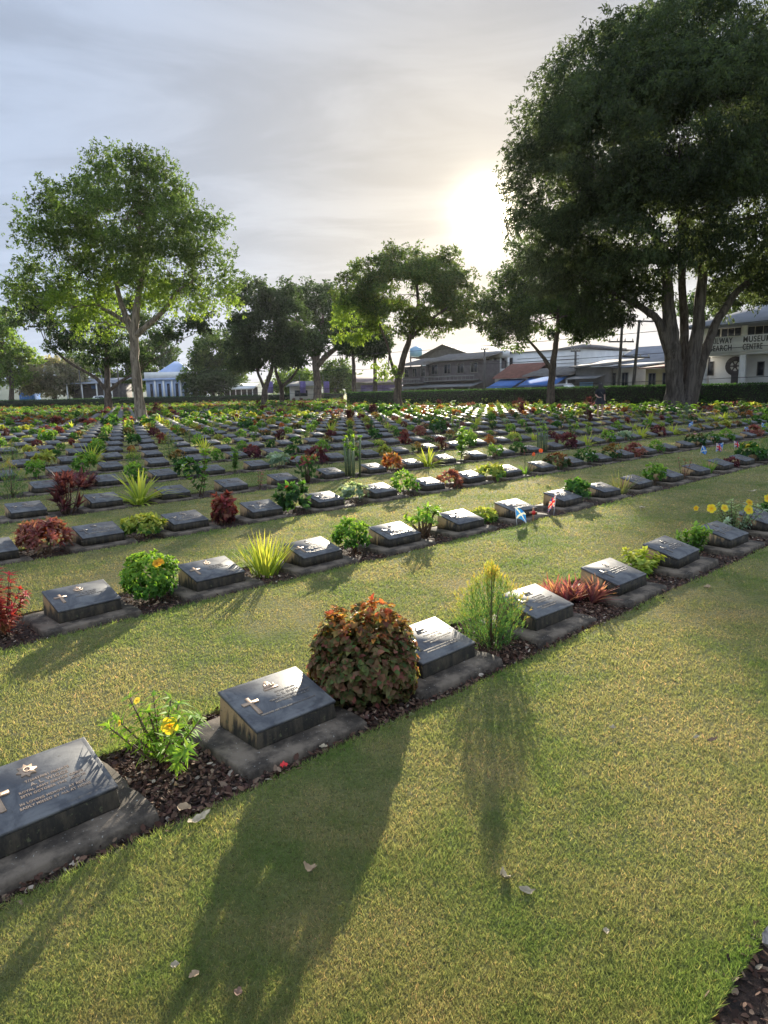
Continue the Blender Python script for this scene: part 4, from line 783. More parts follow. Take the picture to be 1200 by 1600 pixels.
def all_trees():
    # great mango at the right
    Lm = []
    for (a, b, rx, rz, dy) in [(855, 300, 68, 76, 0), (866, 225, 62, 64, -1), (905, 150, 66, 72, 0), (955, 100, 62, 60, 1), (1000, 120, 90, 85, -3), (1085, 90, 95, 85, 0), (1170, 50, 100, 90, 2), (1260, 120, 120, 130, 0), (1040, 40, 60, 45, 3),
                               (890, 300, 80, 95, -3), (960, 230, 100, 100, -5), (1060, 210, 110, 110, -6), (1170, 200, 120, 120, -5), (1290, 260, 130, 130, -2), (930, 370, 85, 62, -2), (1010, 350, 95, 80, -5), (1110, 330, 90, 70, -5), (1200, 340, 110, 90, -3), (1330, 380, 110, 90, 0),
                               (960, 220, 110, 120, 5), (1080, 200, 120, 130, 6), (1200, 220, 120, 120, 6), (960, 420, 60, 50, 4), (1130, 390, 70, 45, 5), (1240, 430, 80, 55, 3), (1000, 455, 55, 42, 1), (1170, 455, 60, 40, 3), (885, 390, 62, 48, 0), (915, 440, 50, 42, 1), (868, 425, 48, 42, 2), (950, 475, 45, 34, 0)]:
        Lm.append((a, b, rx, rz, dy))
    tree('mango_tree', 'huge dark spreading tree with several grey trunks beside the museum building', 'tree', 46.0, (1060, 634),
         [[(1055, 640, 0, .68), (1055, 600, 0, .54), (1052, 545, 0, .50), (1044, 490, 0, .40), (1042, 430, 0, .32), (1030, 380, -1, .24), (1000, 330, -1, .16)],
          [(1070, 640, .6, .64), (1078, 580, .5, .48), (1090, 520, .3, .38), (1096, 440, .3, .30), (1105, 350, 0, .22), (1120, 270, 0, .15)],
          [(1076, 636, 1.0, .46), (1096, 565, 1.2, .36), (1118, 505, 1.4, .26), (1150, 455, 1.6, .22), (1200, 420, 2, .20), (1260, 380, 2, .14)],
          [(1062, 600, 1.6, .4), (1070, 530, 2.0, .30), (1066, 440, 2, .24), (1065, 360, -2, .22), (1060, 280, -2, .14)],
          [(1050, 560, 0, .4), (1030, 500, 0, .26), (1000, 478, .4, .19), (965, 462, .6, .13), (930, 440, .8, .1)]],
         Lm, 500000, (.24, .042), [(.038, .058, .031), (.047, .072, .033), (.03, .046, .028), (.057, .076, .038)], 1, M_BARKG, 'trees standing in the cemetery', .55, 4, P3, .75, .35, .14, 10)
    tree('ornamental_tree', 'open-crowned leafy tree with pale tall trunk standing at the left', 'tree', 44.0, (220, 655),
         [[(222, 660, 0, .40), (217, 620, 0, .30), (211, 570, 0, .27), (209, 520, 0, .26), (214, 480, 0, .20), (222, 420, 0, .14), (218, 340, 0, .09)],
          [(210, 530, 0, .22), (195, 490, .3, .17), (182, 450, .5, .13), (180, 400, .5, .10), (150, 350, 0, .06)],
          [(211, 525, 0, .20), (235, 505, -.3, .15), (262, 480, -.5, .12), (270, 460, -.5, .09), (300, 440, -.6, .06)],
          [(206, 510, .2, .15), (180, 492, .6, .12), (155, 480, .8, .10), (140, 440, .8, .06)]],
         [(160, 262, 28, 26, 0), (205, 285, 60, 38, 0), (245, 300, 50, 40, 1), (120, 315, 62, 40, 0), (190, 340, 80, 50, -2), (265, 350, 62, 46, 0), (70, 350, 42, 40, 0), (310, 370, 44, 42, 0), (100, 390, 66, 45, -1), (180, 400, 80, 50, 1), (255, 410, 70, 46, -1), (325, 420, 42, 46, 0), (70, 440, 52, 36, 0), (130, 455, 56, 34, 1), (200, 450, 60, 34, 1.5), (280, 465, 50, 30, 0), (335, 470, 28, 30, 0), (40, 455, 26, 22, 0), (215, 262, 22, 22, 0), (250, 268, 20, 20, 0), (150, 505, 34, 26, 2), (110, 480, 40, 28, -1)],
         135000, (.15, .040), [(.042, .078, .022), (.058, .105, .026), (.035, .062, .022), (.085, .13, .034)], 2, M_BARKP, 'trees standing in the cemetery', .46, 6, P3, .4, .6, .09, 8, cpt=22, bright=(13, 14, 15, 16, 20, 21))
    tree('mid_tree' if False else 'shade_tree', 'dense round-crowned tree with leaning trunk in the middle of the cemetery', 'tree', 63.0, (622, 637),
         [[(622, 640, 0, .42), (621, 600, 0, .32), (630, 560, 0, .26), (642, 525, 0, .22), (655, 480, 0, .16), (650, 430, 0, .1)], [(624, 600, 0, .18), (612, 570, .3, .14), (606, 540, .5, .1), (590, 500, .5, .08)], [(640, 530, 0, .16), (665, 505, 0, .12), (700, 480, 0, .08)]],
         [(640, 415, 62, 32, 0), (600, 430, 52, 34, 0), (690, 430, 48, 36, 0), (560, 450, 36, 34, 0), (640, 460, 80, 46, -1.5), (640, 450, 80, 46, 2), (715, 470, 36, 34, 0), (565, 490, 40, 32, 0), (690, 490, 44, 26, 0), (610, 495, 54, 26, 0), (540, 455, 18, 22, 0), (735, 490, 18, 18, 0), (545, 515, 22, 24, 0), (606, 575, 13, 20, -.5), (665, 510, 36, 18, 0)],
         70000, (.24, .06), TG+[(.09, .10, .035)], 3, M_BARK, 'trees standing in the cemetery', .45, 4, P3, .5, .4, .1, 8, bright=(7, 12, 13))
    tree('shade_tree', 'forked dark tree standing just left of the visitor, under the huge tree', 'tree', 60.0, (860, 633),
         [[(860, 636, 0, .36), (861, 600, 0, .30), (864, 570, 0, .27), (868, 540, 0, .22), (872, 510, 0, .17), (872, 470, 0, .1)], [(862, 578, 0, .2), (850, 560, 0, .16), (838, 545, .2, .12), (815, 520, .2, .08)]],
         [(850, 440, 64, 40, 0), (800, 470, 40, 40, 0), (900, 460, 56, 44, 0), (860, 490, 80, 34, -1), (930, 490, 36, 34, 0), (790, 510, 34, 26, 0), (850, 500, 60, 28, 1.5), (920, 515, 30, 20, 0), (770, 500, 20, 24, 0), (820, 420, 40, 34, 0), (800, 535, 20, 13, 0)],
         62000, (.24, .06), TGD+TG, 4, M_BARK, 'trees standing in the cemetery', .45, 4, P3, .5, .4, .1, 8)
    tree('shade_tree', 'low-branched dark tree directly behind the pale trunk of the left tree', 'tree', 80.0, (170, 642),
         [[(170, 645, 0, .50), (168, 610, 0, .36), (167, 570, 0, .28), (168, 520, 0, .2)], [(168, 612, 0, .22), (150, 590, 0, .18), (110, 568, 0, .14), (75, 540, 0, .1)], [(169, 612, 0, .2), (190, 594, 0, .16), (220, 580, 0, .1)]],
         [(60, 500, 34, 30, 0), (100, 510, 34, 26, 0), (40, 470, 30, 30, 0), (140, 530, 36, 34, 0), (190, 540, 40, 40, 0), (240, 520, 36, 24, 0), (180, 490, 50, 30, 0), (85, 540, 22, 12, 0), (280, 510, 26, 18, 0), (150, 560, 26, 20, 0), (215, 560, 26, 18, 0), (330, 505, 22, 18, 0)],
         30000, (.32, .09), TGD, 5, M_BARK, 'trees standing in the cemetery', .55, 3, P3, .4, .7, .1, 7)
    tree('shade_tree', 'dark tree with two thin trunks left of the flat-topped tree', 'tree', 88.0, (412, 634),
         [[(412, 638, 0, .42), (413, 610, 0, .34), (424, 580, 0, .24), (430, 545, 0, .15)], [(412, 605, 0, .2), (402, 580, 0, .16), (395, 540, 0, .1)]],
         [(400, 465, 30, 24, 0), (430, 470, 26, 22, 0), (455, 490, 26, 26, 0), (385, 490, 24, 26, 0), (415, 520, 48, 42, 0), (385, 550, 28, 30, 0), (450, 540, 30, 34, 0), (420, 560, 40, 22, 1), (378, 455, 12, 12, 0), (450, 448, 10, 10, 0)],
         36000, (.34, .10), TGD, 6, M_BARK, 'trees standing in the cemetery', .6, 3, P3, .4, .4, .1, 7)
    tree('shade_tree', 'slender v-forked tree between the twin-trunked tree and flat-topped tree', 'tree', 96.0, (441, 630),
         [[(441, 634, 0, .36), (440, 605, 0, .28), (432, 585, 0, .2), (428, 560, 0, .14)], [(440, 605, 0, .2), (458, 588, 0, .16), (475, 560, 0, .12), (485, 540, 0, .08)]],
         [(470, 530, 24, 24, 0), (440, 545, 24, 20, 0), (492, 540, 18, 16, 0), (425, 535, 24, 20, 0)], 11000, (.36, .11), TGD, 7, M_BARK, 'trees standing in the cemetery', .6, 3, P3, .4, .4, .1, 6)
    tree('rain_tree', 'tall flat-topped umbrella tree behind the hedge', 'tree', 128.0, (496, 616),
         [[(497, 626, 0, .85), (496, 600, 0, .68), (494, 575, 0, .6), (490, 556, 0, .45), (478, 530, 0, .4), (462, 500, 0, .25)], [(495, 572, 0, .6), (510, 556, 0, .5), (530, 540, 0, .36), (545, 505, 0, .22)], [(494, 566, 0, .5), (500, 530, 0, .36), (505, 490, 0, .22)]],
         [(490, 462, 40, 14, 0, 12), (520, 470, 36, 16, 0, 12), (465, 475, 26, 16, 0, 9), (545, 490, 26, 20, 0, 9), (500, 490, 40, 20, 3, 9), (460, 510, 20, 20, 0, 6), (540, 525, 26, 16, 0, 6), (505, 515, 26, 14, 0, 7), (475, 530, 16, 10, 0, 5), (560, 510, 20, 24, 0, 6)],
         34000, (.42, .13), TGD, 8, M_BARK, 'trees standing beyond the hedge', .8, 4, P3, .3, .7, .3, 7)
    for i, (y0, bx, by, lob, nl, lab, pal) in enumerate([
        (92, 586, 629, [(585, 520, 24, 26, 0), (575, 545, 22, 16, 0), (600, 545, 18, 14, 0), (560, 540, 16, 14, 0)], 9000, 'slim dark tree in front of the white blocks at the hedge', TGD),
        (104, 553, 622, [(550, 530, 20, 26, 0), (560, 550, 16, 14, 0), (545, 510, 16, 20, 0)], 8000, 'slim dark tree just right of the flat-topped umbrella tree', TGD),
        (140, 18, 628, [(5, 540, 34, 36, 0), (35, 560, 22, 24, 0), (-20, 560, 40, 40, 0), (10, 590, 30, 16, 0), (10, 500, 20, 22, 0), (-30, 520, 34, 34, 0)], 22000, 'leafy yellow-green tree beyond the hedge at the far left edge', TGL),
        (150, 85, 622, [(80, 585, 38, 24, 0), (110, 590, 22, 20, 0), (50, 598, 24, 18, 0), (90, 605, 34, 14, 0)], 17000, 'rounded grey-blossomed tree beyond the hedge at the left', [(.20, .19, .17), (.10, .13, .07), (.3, .28, .26)]),
        (170, 155, 615, [(150, 590, 40, 30, 0), (130, 575, 24, 20, 0), (190, 580, 34, 40, 0), (110, 560, 20, 14, 0)], 14000, 'green tree behind the low white-roofed building', TG),
        (175, 260, 612, [(240, 560, 44, 30, 0), (215, 590, 20, 24, 0)], 9000, 'dark tree behind the pale blue building', TGD),
        (160, 320, 614, [(322, 565, 22, 28, 0), (335, 550, 34, 36, 0), (365, 560, 30, 40, 0), (320, 590, 34, 24, 0), (350, 590, 30, 20, 0)], 26000, 'broad mid-green tree right of the pale blue building', TG),
        (150, 332, 618, [(330, 600, 24, 18, 0), (345, 598, 18, 14, 0), (312, 605, 14, 12, 0)], 7000, 'dark domed bush-like tree beside the white canopy', TGD),
        (165, 525, 612, [(520, 590, 26, 18, 0), (545, 600, 22, 14, 0), (530, 575, 16, 12, 0), (510, 600, 14, 12, 0)], 9000, 'feathery green tree under the arch of the umbrella tree', TG),
        (170, 452, 612, [(455, 590, 22, 18, 0), (440, 600, 18, 14, 0), (470, 605, 14, 10, 0)], 6000, 'pale green tree seen between the twin trunks', TGL),
        (72, 1150, 560, [(1150, 470, 60, 30, 0), (1100, 480, 36, 24, 0), (1190, 440, 50, 34, 0)], 15000, 'tree behind the huge tree, in front of the museum roof', TGD),
        (240, 985, 585, [(975, 572, 26, 14, 0), (1010, 565, 24, 12, 0), (945, 582, 20, 8, 0), (1035, 570, 20, 14, 0)], 9000, 'pale hazy tree far behind the two power poles', [(.2, .24, .16), (.25, .27, .2)]),
        (230, 930, 590, [(925, 585, 26, 8, 0), (900, 590, 22, 8, 0)], 4000, 'low hazy tree far behind the small sheds', [(.12, .17, .09), (.16, .2, .12)])]):
        X = lob[0]
        tree('tree', lab, 'tree', y0, (bx, by), [[(bx, by+(626-614)*0+2, 0, .35*y0/100), (bx, (by+X[1])/2, 0, .26*y0/100), (X[0], X[1], 0, .14*y0/100)]], lob, nl, (.0036*y0, .0011*y0), pal, 20+i, M_BARK, 'trees standing beyond the hedge' if y0 > 100 else 'trees standing in the cemetery', .006*y0, 2, P3, .3, .45, .12, 6)
all_trees()
#@@TREES1
#@@BUILDINGS0
# ------------------------------------------------------------------ hedges, street, buildings
BX = np.array([-V[0], -V[1]]); BROT = math.atan2(BX[1], BX[0])
def gsplit(x, y): return x*U[0]+y*U[1], x*V[0]+y*V[1]
def hedge(label, p0, p1, h, th, seed, dens=70):
    p0 = np.array(p0); p1 = np.array(p1); d = p1-p0; L = np.linalg.norm(d); a = math.atan2(d[1], d[0]); root = empty('hedge', (p0[0], p0[1], 0), a); tag(root, label, 'hedge', 'clipped hedges around the cemetery')
    r = np.random.default_rng(seed); mb = MB(); mb.box(0, L, -th/2+.12, th/2-.12, -.02, h-.12); mb.obj('woody_core', plain('hedge_core', (.016, .024, .01), .95, 0, .4, 3), root)
    n = int(L*dens*4); x = r.uniform(0, L, n); k = r.random(n); P0 = np.zeros((n, 3)); N0 = np.zeros((n, 3)); top = k < .35
    P0[:, 0] = x; P0[top, 1] = r.uniform(-th/2, th/2, top.sum()); P0[top, 2] = h-.08+r.normal(0, .03, top.sum()); P0[~top, 1] = -th/2+.08+r.normal(0, .03, (~top).sum()); P0[~top, 2] = r.uniform(0, h-.03, (~top).sum())
    bk = (~top) & (r.random(n) < .3); P0[bk, 1] *= -1; N0[:] = np.where(top[:, None], [0, 0, 1], [0, -1, .2]); D = unit(N0+r.normal(0, .6, (n, 3))); cb = mixc(r, DKG, n, .3)
    v, f, c = blades(P0, D, rnd_dirs(r, n), np.full(n, .11), np.full(n, .045), QUAD, 0, 0, cb, cb*1.3); link('foliage', mesh_data('foliage', v, [f], M_LEAF, c), root); return root
SH = 54.4
def PS(px):   # point of the right hedge line seen at picture column px
    R = ray(px, 610); k = SH/(R[0]*U[0]+R[1]*U[1]); return np.array([R[0]*k, R[1]*k])
hedge('clipped dark hedge along the street, right part of the boundary', PS(545), PS(1300), 1.56, .9, 3, 110)
hedge('clipped dark hedge closing the far left side of the cemetery', LH0+(LH0-LH1)*.6, LH1, 1.52, 1.0, 4, 50)
def strip(name, s0, s1, t0, t1, z, mat, label): return sheet(name, [tuple(G(s0, t0))[:2], tuple(G(s1, t0))[:2], tuple(G(s1, t1))[:2], tuple(G(s0, t1))[:2]], z, mat, label)
strip('pavement', 55.2, 57.2, -60, 140, .11, M_PAVE, 'paved footpath outside the hedge'); strip('road', 57.2, 63.5, -60, 140, .012, M_ASPH, 'asphalt street beyond the hedge')
class Bld:
    """building in the street's own axes: x along the front towards the right, y into the block, z up"""
    def __init__(s, name, label, px, Y, cat='building', group='buildings along the street', rot=None):
        r = ray(px, 600); k = Y/r[1]; s.o = np.array([r[0]*k, Y]); s.rot = BROT if rot is None else rot; s.ax = np.array([math.cos(s.rot), math.sin(s.rot)]); s.ay = np.array([-s.ax[1], s.ax[0]])
        s.root = empty(name, (s.o[0], s.o[1], 0), s.rot); tag(s.root, label, cat, group)
    def X(s, px, y=0.0):    # local x where the vertical plane at depth y is seen at column px
        r = ray(px, 600); o = s.o+s.ay*y; A = np.array([[s.ax[0], -r[0]], [s.ax[1], -r[1]]]); return float(np.linalg.solve(A, -o)[0])
    def Z(s, px, py, y=0.0):
        r = ray(px, py); o = s.o+s.ay*y; A = np.array([[s.ax[0], -r[0]], [s.ax[1], -r[1]]]); k = np.linalg.solve(A, -o)[1]; return float(H+r[2]*k)
    def part(s, name, mb, mat, parent=None): return mb.obj(name, mat, parent or s.root)
    def gable(s, x0, x1, y0, y1, ze, zr, mat, over=.4, name='roof', th=.12, axis='x'):
        m = MB()
        if axis == 'x':   # ridge along x
            ym = (y0+y1)/2
            for (a, b) in ((y0-over, ym), (y1+over, ym)):
                m.add([(x0-over, a, ze-.1), (x1+over, a, ze-.1), (x1+over, b, zr), (x0-over, b, zr), (x0-over, a, ze-.1+th), (x1+over, a, ze-.1+th), (x1+over, b, zr+th), (x0-over, b, zr+th)], [(0, 1, 2, 3), (4, 5, 6, 7), (0, 1, 5, 4), (0, 3, 7, 4), (1, 2, 6, 5)])
        else:
            xm = (x0+x1)/2
            for (a, b) in ((x0-over, xm), (x1+over, xm)):
                m.add([(a, y0-over, ze-.1), (a, y1+over, ze-.1), (b, y1+over, zr), (b, y0-over, zr), (a, y0-over, ze-.1+th), (a, y1+over, ze-.1+th), (b, y1+over, zr+th), (b, y0-over, zr+th)], [(0, 1, 2, 3), (4, 5, 6, 7), (0, 1, 5, 4), (0, 3, 7, 4), (1, 2, 6, 5)])
            m.add([(x0, y0, ze-.1), (x1, y0, ze-.1), (xm, y0, zr-.05)], [(0, 1, 2)])
        return s.part(name, m, mat)
    def hip(s, x0, x1, y0, y1, ze, zr, mat, over=.6, name='roof'):
        x0 -= over; x1 += over; y0 -= over; y1 += over; k = min((x1-x0), (y1-y0))/2*.98
        if x1-x0 > y1-y0: a, b = (x0+k, (y0+y1)/2), (x1-k, (y0+y1)/2)
        else: a, b = ((x0+x1)/2, y0+k), ((x0+x1)/2, y1-k)
        m = MB(); v = [(x0, y0, ze), (x1, y0, ze), (x1, y1, ze), (x0, y1, ze), (*a, zr), (*b, zr), (x0, y0, ze-.2), (x1, y0, ze-.2), (x1, y1, ze-.2), (x0, y1, ze-.2)]
        f = [(0, 1, 5, 4), (1, 2, 5), (2, 3, 4, 5), (3, 0, 4)] if x1-x0 > y1-y0 else [(0, 1, 4), (1, 2, 5, 4), (2, 3, 5), (3, 0, 4, 5)]
        m.add(v, f+[(0, 6, 7, 1), (1, 7, 8, 2), (2, 8, 9, 3), (3, 9, 6, 0), (6, 9, 8, 7)]); return s.part(name, m, mat)
    def shed(s, x0, x1, y0, y1, z0, z1, mat, name='roof', th=.08):
        return s.part(name, MB().add([(x0, y0, z0), (x1, y0, z0), (x1, y1, z1), (x0, y1, z1), (x0, y0, z0+th), (x1, y0, z0+th), (x1, y1, z1+th), (x0, y1, z1+th)], [(3, 2, 1, 0), (4, 5, 6, 7), (0, 1, 5, 4), (1, 2, 6, 5), (2, 3, 7, 6), (3, 0, 4, 7)]), mat)
    def win(s, x0, x1, z0, z1, frame=M_WHITE, name='window', y=0.0, bars=1):
        m = MB(); e = .06; m.box(x0-e, x0, y-.07, y+.02, z0-e, z1+e); m.box(x1, x1+e, y-.07, y+.02, z0-e, z1+e); m.box(x0, x1, y-.07, y+.02, z1, z1+e); m.box(x0, x1, y-.07, y+.02, z0-e, z0)
        for i in range(bars): xm = x0+(x1-x0)*(i+1)/(bars+1); m.box(xm-.02, xm+.02, y-.05, y+.02, z0, z1)
        w = s.part(name, m, frame); s.part('pane', MB().box(x0, x1, y-.03, y-.012, z0, z1), M_GLASS, w); return w
def museum():
    b = Bld('museum_building', 'two-storey cream museum with sign on its balcony and blue-grey metal roof', 1096, 61.0)
    x1 = b.X(1330); zb0, zb1 = b.Z(1150, 551), b.Z(1150, 526); ze = b.Z(1165, 502, -1.5); yb = 1.6
    b.part('wall', MB().box(0, x1, yb, 12, 0, zb0+.02), M_WHITE)
    b.part('upper_wall', MB().box(0, x1, yb, 12, zb0+.02, ze-.02), M_CREAM)
    m = MB().box(-.1, x1, -.12, 0, zb0, zb1); 
    for i in range(5): z = zb0+(zb1-zb0)*(i+.5)/5; m.box(-.1, x1, -.15, -.121, z-.012, z+.012)
    m.box(-.1, x1, 0, yb-.003, zb0-.18, zb0-.003); m.box(-.15, x1, -.16, .02, zb1, zb1+.06); bal = b.part('balcony', m, M_WHITE)
    for px in (1097, 1157, 1240): xx = b.X(px); b.part('column', MB().box(xx-.22, xx+.22, .02, .44, 0, zb0-.19).box(xx-.18, xx+.18, .02, .38, zb1+.06, ze-.03), M_WHITE)
    for a, c in ((1099, 1121), (1123, 1153), (1162, 1200), (1202, 1236)):
        xa, xc = b.X(a, yb), b.X(c, yb); b.win(xa, xc, zb1-.3, b.Z(1150, 510), M_CREAM, y=yb, bars=2)
    for px in (1109, 1187, 1230): xx = b.X(px, yb); b.win(xx-.22, xx+.22, b.Z(px, 586, yb), b.Z(px, 566, yb), M_GREYW, y=yb, bars=0)
    b.win(b.X(1202, yb), b.X(1214, yb), .1, b.Z(1200, 562, yb), M_GREYW, 'door', y=yb)
    xw = b.X(1147, .9); zw = b.Z(1147, 572, .9); m = MB(); annulus_y(m, xw, .9, zw, .42, .80, 20); annulus_y(m, xw, .9, zw, .0, .16, 10)
    for i in range(3):
        a = i*math.pi/3; m.add([(xw+math.cos(a)*.6+math.sin(a)*.05, .88, zw+math.sin(a)*.6-math.cos(a)*.05), (xw+math.cos(a)*.6-math.sin(a)*.05, .88, zw+math.sin(a)*.6+math.cos(a)*.05), (xw-math.cos(a)*.6-math.sin(a)*.05, .88, zw-math.sin(a)*.6+math.cos(a)*.05), (xw-math.cos(a)*.6+math.sin(a)*.05, .88, zw-math.sin(a)*.6-math.cos(a)*.05)], [(0, 1, 2, 3)])
    m.box(xw-.25, xw+.25, .8, 1.0, .05, zw-.7); m.obj('emblem_wheel', M_DARK, b.root)
    b.hip(0, x1, 0, 13, ze, b.Z(1190, 467, 6), M_METALR, 1.2)
    hgt = (zb1-zb0)
    for txt, px, fz in (('RAILWAY', 1133, .62), ('MUSEUM', 1182, .62), ('RESEARCH', 1129, .16), ('CENTRE', 1174, .16)):
        cu = bpy.data.curves.new('t', 'FONT'); cu.body = txt; cu.size = hgt*.50; cu.align_x = 'RIGHT' if txt in ('RAILWAY', 'RESEARCH') else 'LEFT'; cu.extrude = .015; cu.offset = .012; cu.space_character = 1.12
        ob = bpy.data.objects.new('t', cu); COL.objects.link(ob); bpy.context.view_layer.update(); me = bpy.data.meshes.new_from_object(ob.evaluated_get(bpy.context.evaluated_depsgraph_get())); bpy.data.objects.remove(ob)
        w = max(v.co.x for v in me.vertices)-min(v.co.x for v in me.vertices); xa = {'RAILWAY': b.X(1141), 'RESEARCH': b.X(1141), 'MUSEUM': b.X(1157.5), 'CENTRE': b.X(1157.5)}[txt]
        want = {'RAILWAY': b.X(1141)-b.X(1103), 'RESEARCH': b.X(1141)-b.X(1098), 'MUSEUM': b.X(1200)-b.X(1157.5), 'CENTRE': b.X(1188)-b.X(1157.5)}[txt]
        me.transform(Matrix.Translation((xa, -.14, zb0+hgt*fz)) @ Matrix.Rotation(math.pi/2, 4, 'X') @ Matrix.Scale(want/w, 4, (1, 0, 0))); me.materials.append(M_SIGNT); link('sign_lettering', me, bal)
def annulus_y(m, x, y, z, r0, r1, n):
    for i in range(n):
        a, c = 2*math.pi*i/n, 2*math.pi*(i+1)/n; q = [(x+r*math.cos(t), yy, z+r*math.sin(t)) for yy in (y-.06, y+.06) for r, t in ((r0, a), (r1, a), (r1, c), (r0, c))]
        m.add(q, [(0, 1, 2, 3), (4, 7, 6, 5), (0, 4, 5, 1), (1, 5, 6, 2), (2, 6, 7, 3), (3, 7, 4, 0)])
museum()
def generic(name, label, pl, pr, Y, ytop, wallmat, roofmat, depth, rise, kind='hip', storeys=2, nwin=3, extra=None, wbottom=0, over=.5):
    b = Bld(name, label, pl, Y); x1 = b.X(pr); ze = b.Z((pl+pr)/2, ytop); b.part('wall', MB().box(0, x1, 0, depth, 0, ze-.22), wallmat)
    if kind == 'hip': b.hip(0, x1, 0, depth, ze, ze+rise, roofmat, over)
    elif kind == 'gx': b.gable(0, x1, 0, depth, ze, ze+rise, roofmat, over)
    elif kind == 'gy': b.gable(0, x1, 0, depth, ze, ze+rise, roofmat, over, axis='y')
    else: b.shed(-over, x1+over, -over, depth, ze-.2, ze-.2+rise, roofmat)
    sh = ze/storeys
    for k in range(storeys):
        if k < wbottom: continue
        for i in range(nwin):
            w = x1/nwin; xa = w*(i+.28); b.win(xa, xa+w*.44, k*sh+sh*.38, k*sh+sh*.80, M_GREYW, bars=1)
    if extra: extra(b, x1, ze)
    return b
def ex_timber(b, x1, ze):
    b.shed(-.3, x1+.3, -2.2, -.02, ze*.36, ze*.46, M_AWNG, 'awning')
    m = MB().box(.2, x1-.2, -1.2, -.02, ze*.50, ze*.53).box(.2, x1-.2, -1.2, -1.14, ze*.60, ze*.63)
    for i in range(14): xx = .25+i*(x1-.5)/13; m.box(xx-.02, xx+.02, -1.19, -1.15, ze*.53, ze*.60)
    b.part('balcony', m, M_GREYW); 
    for i in range(4): xx = .3+i*(x1-.6)/3; b.part('post', MB().box(xx-.1, xx+.1, -2.1, -1.9, 0, ze*.36), M_GREYW)
    b.part('shop_opening', MB().box(x1*.08, x1*.92, -.04, -.003, .1, ze*.33), M_CABLE)
generic('timber_shophouse', 'dark two-storey timber shophouse with grey awning, just behind the middle tree', 670, 752, 93, 562, M_DARK, M_TILE, 9, .9, 'gx', 2, 4, ex_timber, 1)
generic('timber_shophouse', 'lower dark timber shophouse left of the taller one', 630, 668, 96, 570, M_DARK, M_TILE, 9, .9, 'gx', 2, 3, ex_timber, 1)
generic('gabled_house', 'pale gabled house rising behind the dark shophouses', 660, 735, 112, 557, M_WHITE, M_TILE, 12, 1.7, 'gy', 2, 3, None, 1, .7)
generic('small_shop', 'small brown shop with pinkish wall beside the dark shophouse', 752, 776, 90, 586, M_CREAM, M_TILE, 7, .8, 'shed', 1, 1)
def ex_arch(b, x1, ze):
    xa = b.X(766); xb = b.X(803); z0, z1 = b.Z(785, 583), b.Z(785, 556); m = MB().box(xa, xb, -1.3, -.02, z0-.15, z0).box(xa, xb, -1.3, -1.2, z0, z0+.5)
    for i in range(4): xx = xa+(xb-xa)*i/3; m.box(xx-.1, xx+.1, -1.3, -1.1, z0+.5, z1-.3)
    m.box(xa-.1, xb+.1, -1.34, -1.06, z1-.3, z1+.5); b.part('arched_balcony', m, M_WHITE)
    for i in range(3): xx = xa+(xb-xa)*(i+.5)/3; b.part('opening', MB().prism([(0, 0)], 0, 0) if False else MB().box(xx-(xb-xa)*.11, xx+(xb-xa)*.11, -.06, -.003, z0+.05, z1-.3), M_CABLE)
    for i in range(7): z = ze*.45+i*ze*.065; b.part('wall_line', MB().box(xb+.5, x1-.1, -.03, -.002, z, z+.05), M_GREYW)
generic('white_house', 'large plain white house with arched balcony behind the blue awnings', 764, 905, 92, 547, M_WHITE, M_TILE, 14, .15, 'shed', 3, 1, ex_arch, 9, .15)
generic('white_house', 'white upper storey with brown roof seen over the sheds', 882, 916, 88, 543, M_WHITE, M_TILE, 8, .5, 'hip', 3, 1, None, 9, .6)
def ex_awn(b, x1, ze):
    b.shed(.3, x1-.2, -2.6, -.01, ze*.60, ze*.93, M_AWN, 'awning', .05); b.part('shop_opening', MB().box(.4, x1-.4, -.05, -.003, .1, ze*.62), M_CABLE)
    for xx in (.4, x1-.3): b.part('post', MB().box(xx-.05, xx+.05, -2.5, -2.4, 0, ze*.52), M_GREYW)
generic('row_shop', 'low shop with red roof and bright blue awning', 779, 824, 80, 590, M_GREYW, M_RED, 6, 1.5, 'gx', 1, 1, ex_awn, 9)
generic('row_shop', 'low dark shop with long blue awning and grey roof', 826, 890, 76, 586, M_GREYW, M_TILE, 6, .7, 'gx', 1, 1, ex_awn, 9)
def ex_shed(b, x1, ze):
    b.shed(0, x1, -2, -.01, ze*.62, ze*.72, M_AWNG, 'awning', .05); b.part('roller_door', MB().box(x1*.15, x1*.6, -.05, -.003, .1, ze*.55), M_TANK); b.part('post', MB().box(x1*.02, x1*.02+.12, -1.9, -1.78, 0, ze*.62), M_WHITE)
generic('small_shed', 'small grey shed with sloping awning left of the power poles', 899, 946, 72, 570, M_GREYW, M_TILE, 7, .8, 'shed', 1, 1, ex_shed, 9)
generic('small_shed', 'pale plastered lean-to right behind the power poles', 948, 986, 71, 572, M_CREAM, M_METALR, 7, .6, 'shed', 1, 2, None, 0)
generic('metal_roofed_hall', 'long hall with shiny ridged metal roof behind the sheds', 962, 1062, 84, 566, M_GREYW, M_METALR, 12, 2.0, 'gx', 2, 5, None, 0)
generic('yellow_house', 'small yellow house beside the huge tree trunk', 1008, 1052, 66, 572, M_YEL, M_RED, 6, .5, 'shed', 1, 2)
RL = math.radians(-2)
def lb(name, label, pl, pr, Y): b = Bld(name, label, pl, Y, rot=RL, group='buildings beyond the far hedge'); return b, b.X(pr)
b, x1 = lb('pale_blue_building', 'pale blue civic building with curved parapet and columns beyond the hedge', 228, 311, 158); z1 = b.Z(270, 581); z2 = b.Z(270, 592); 
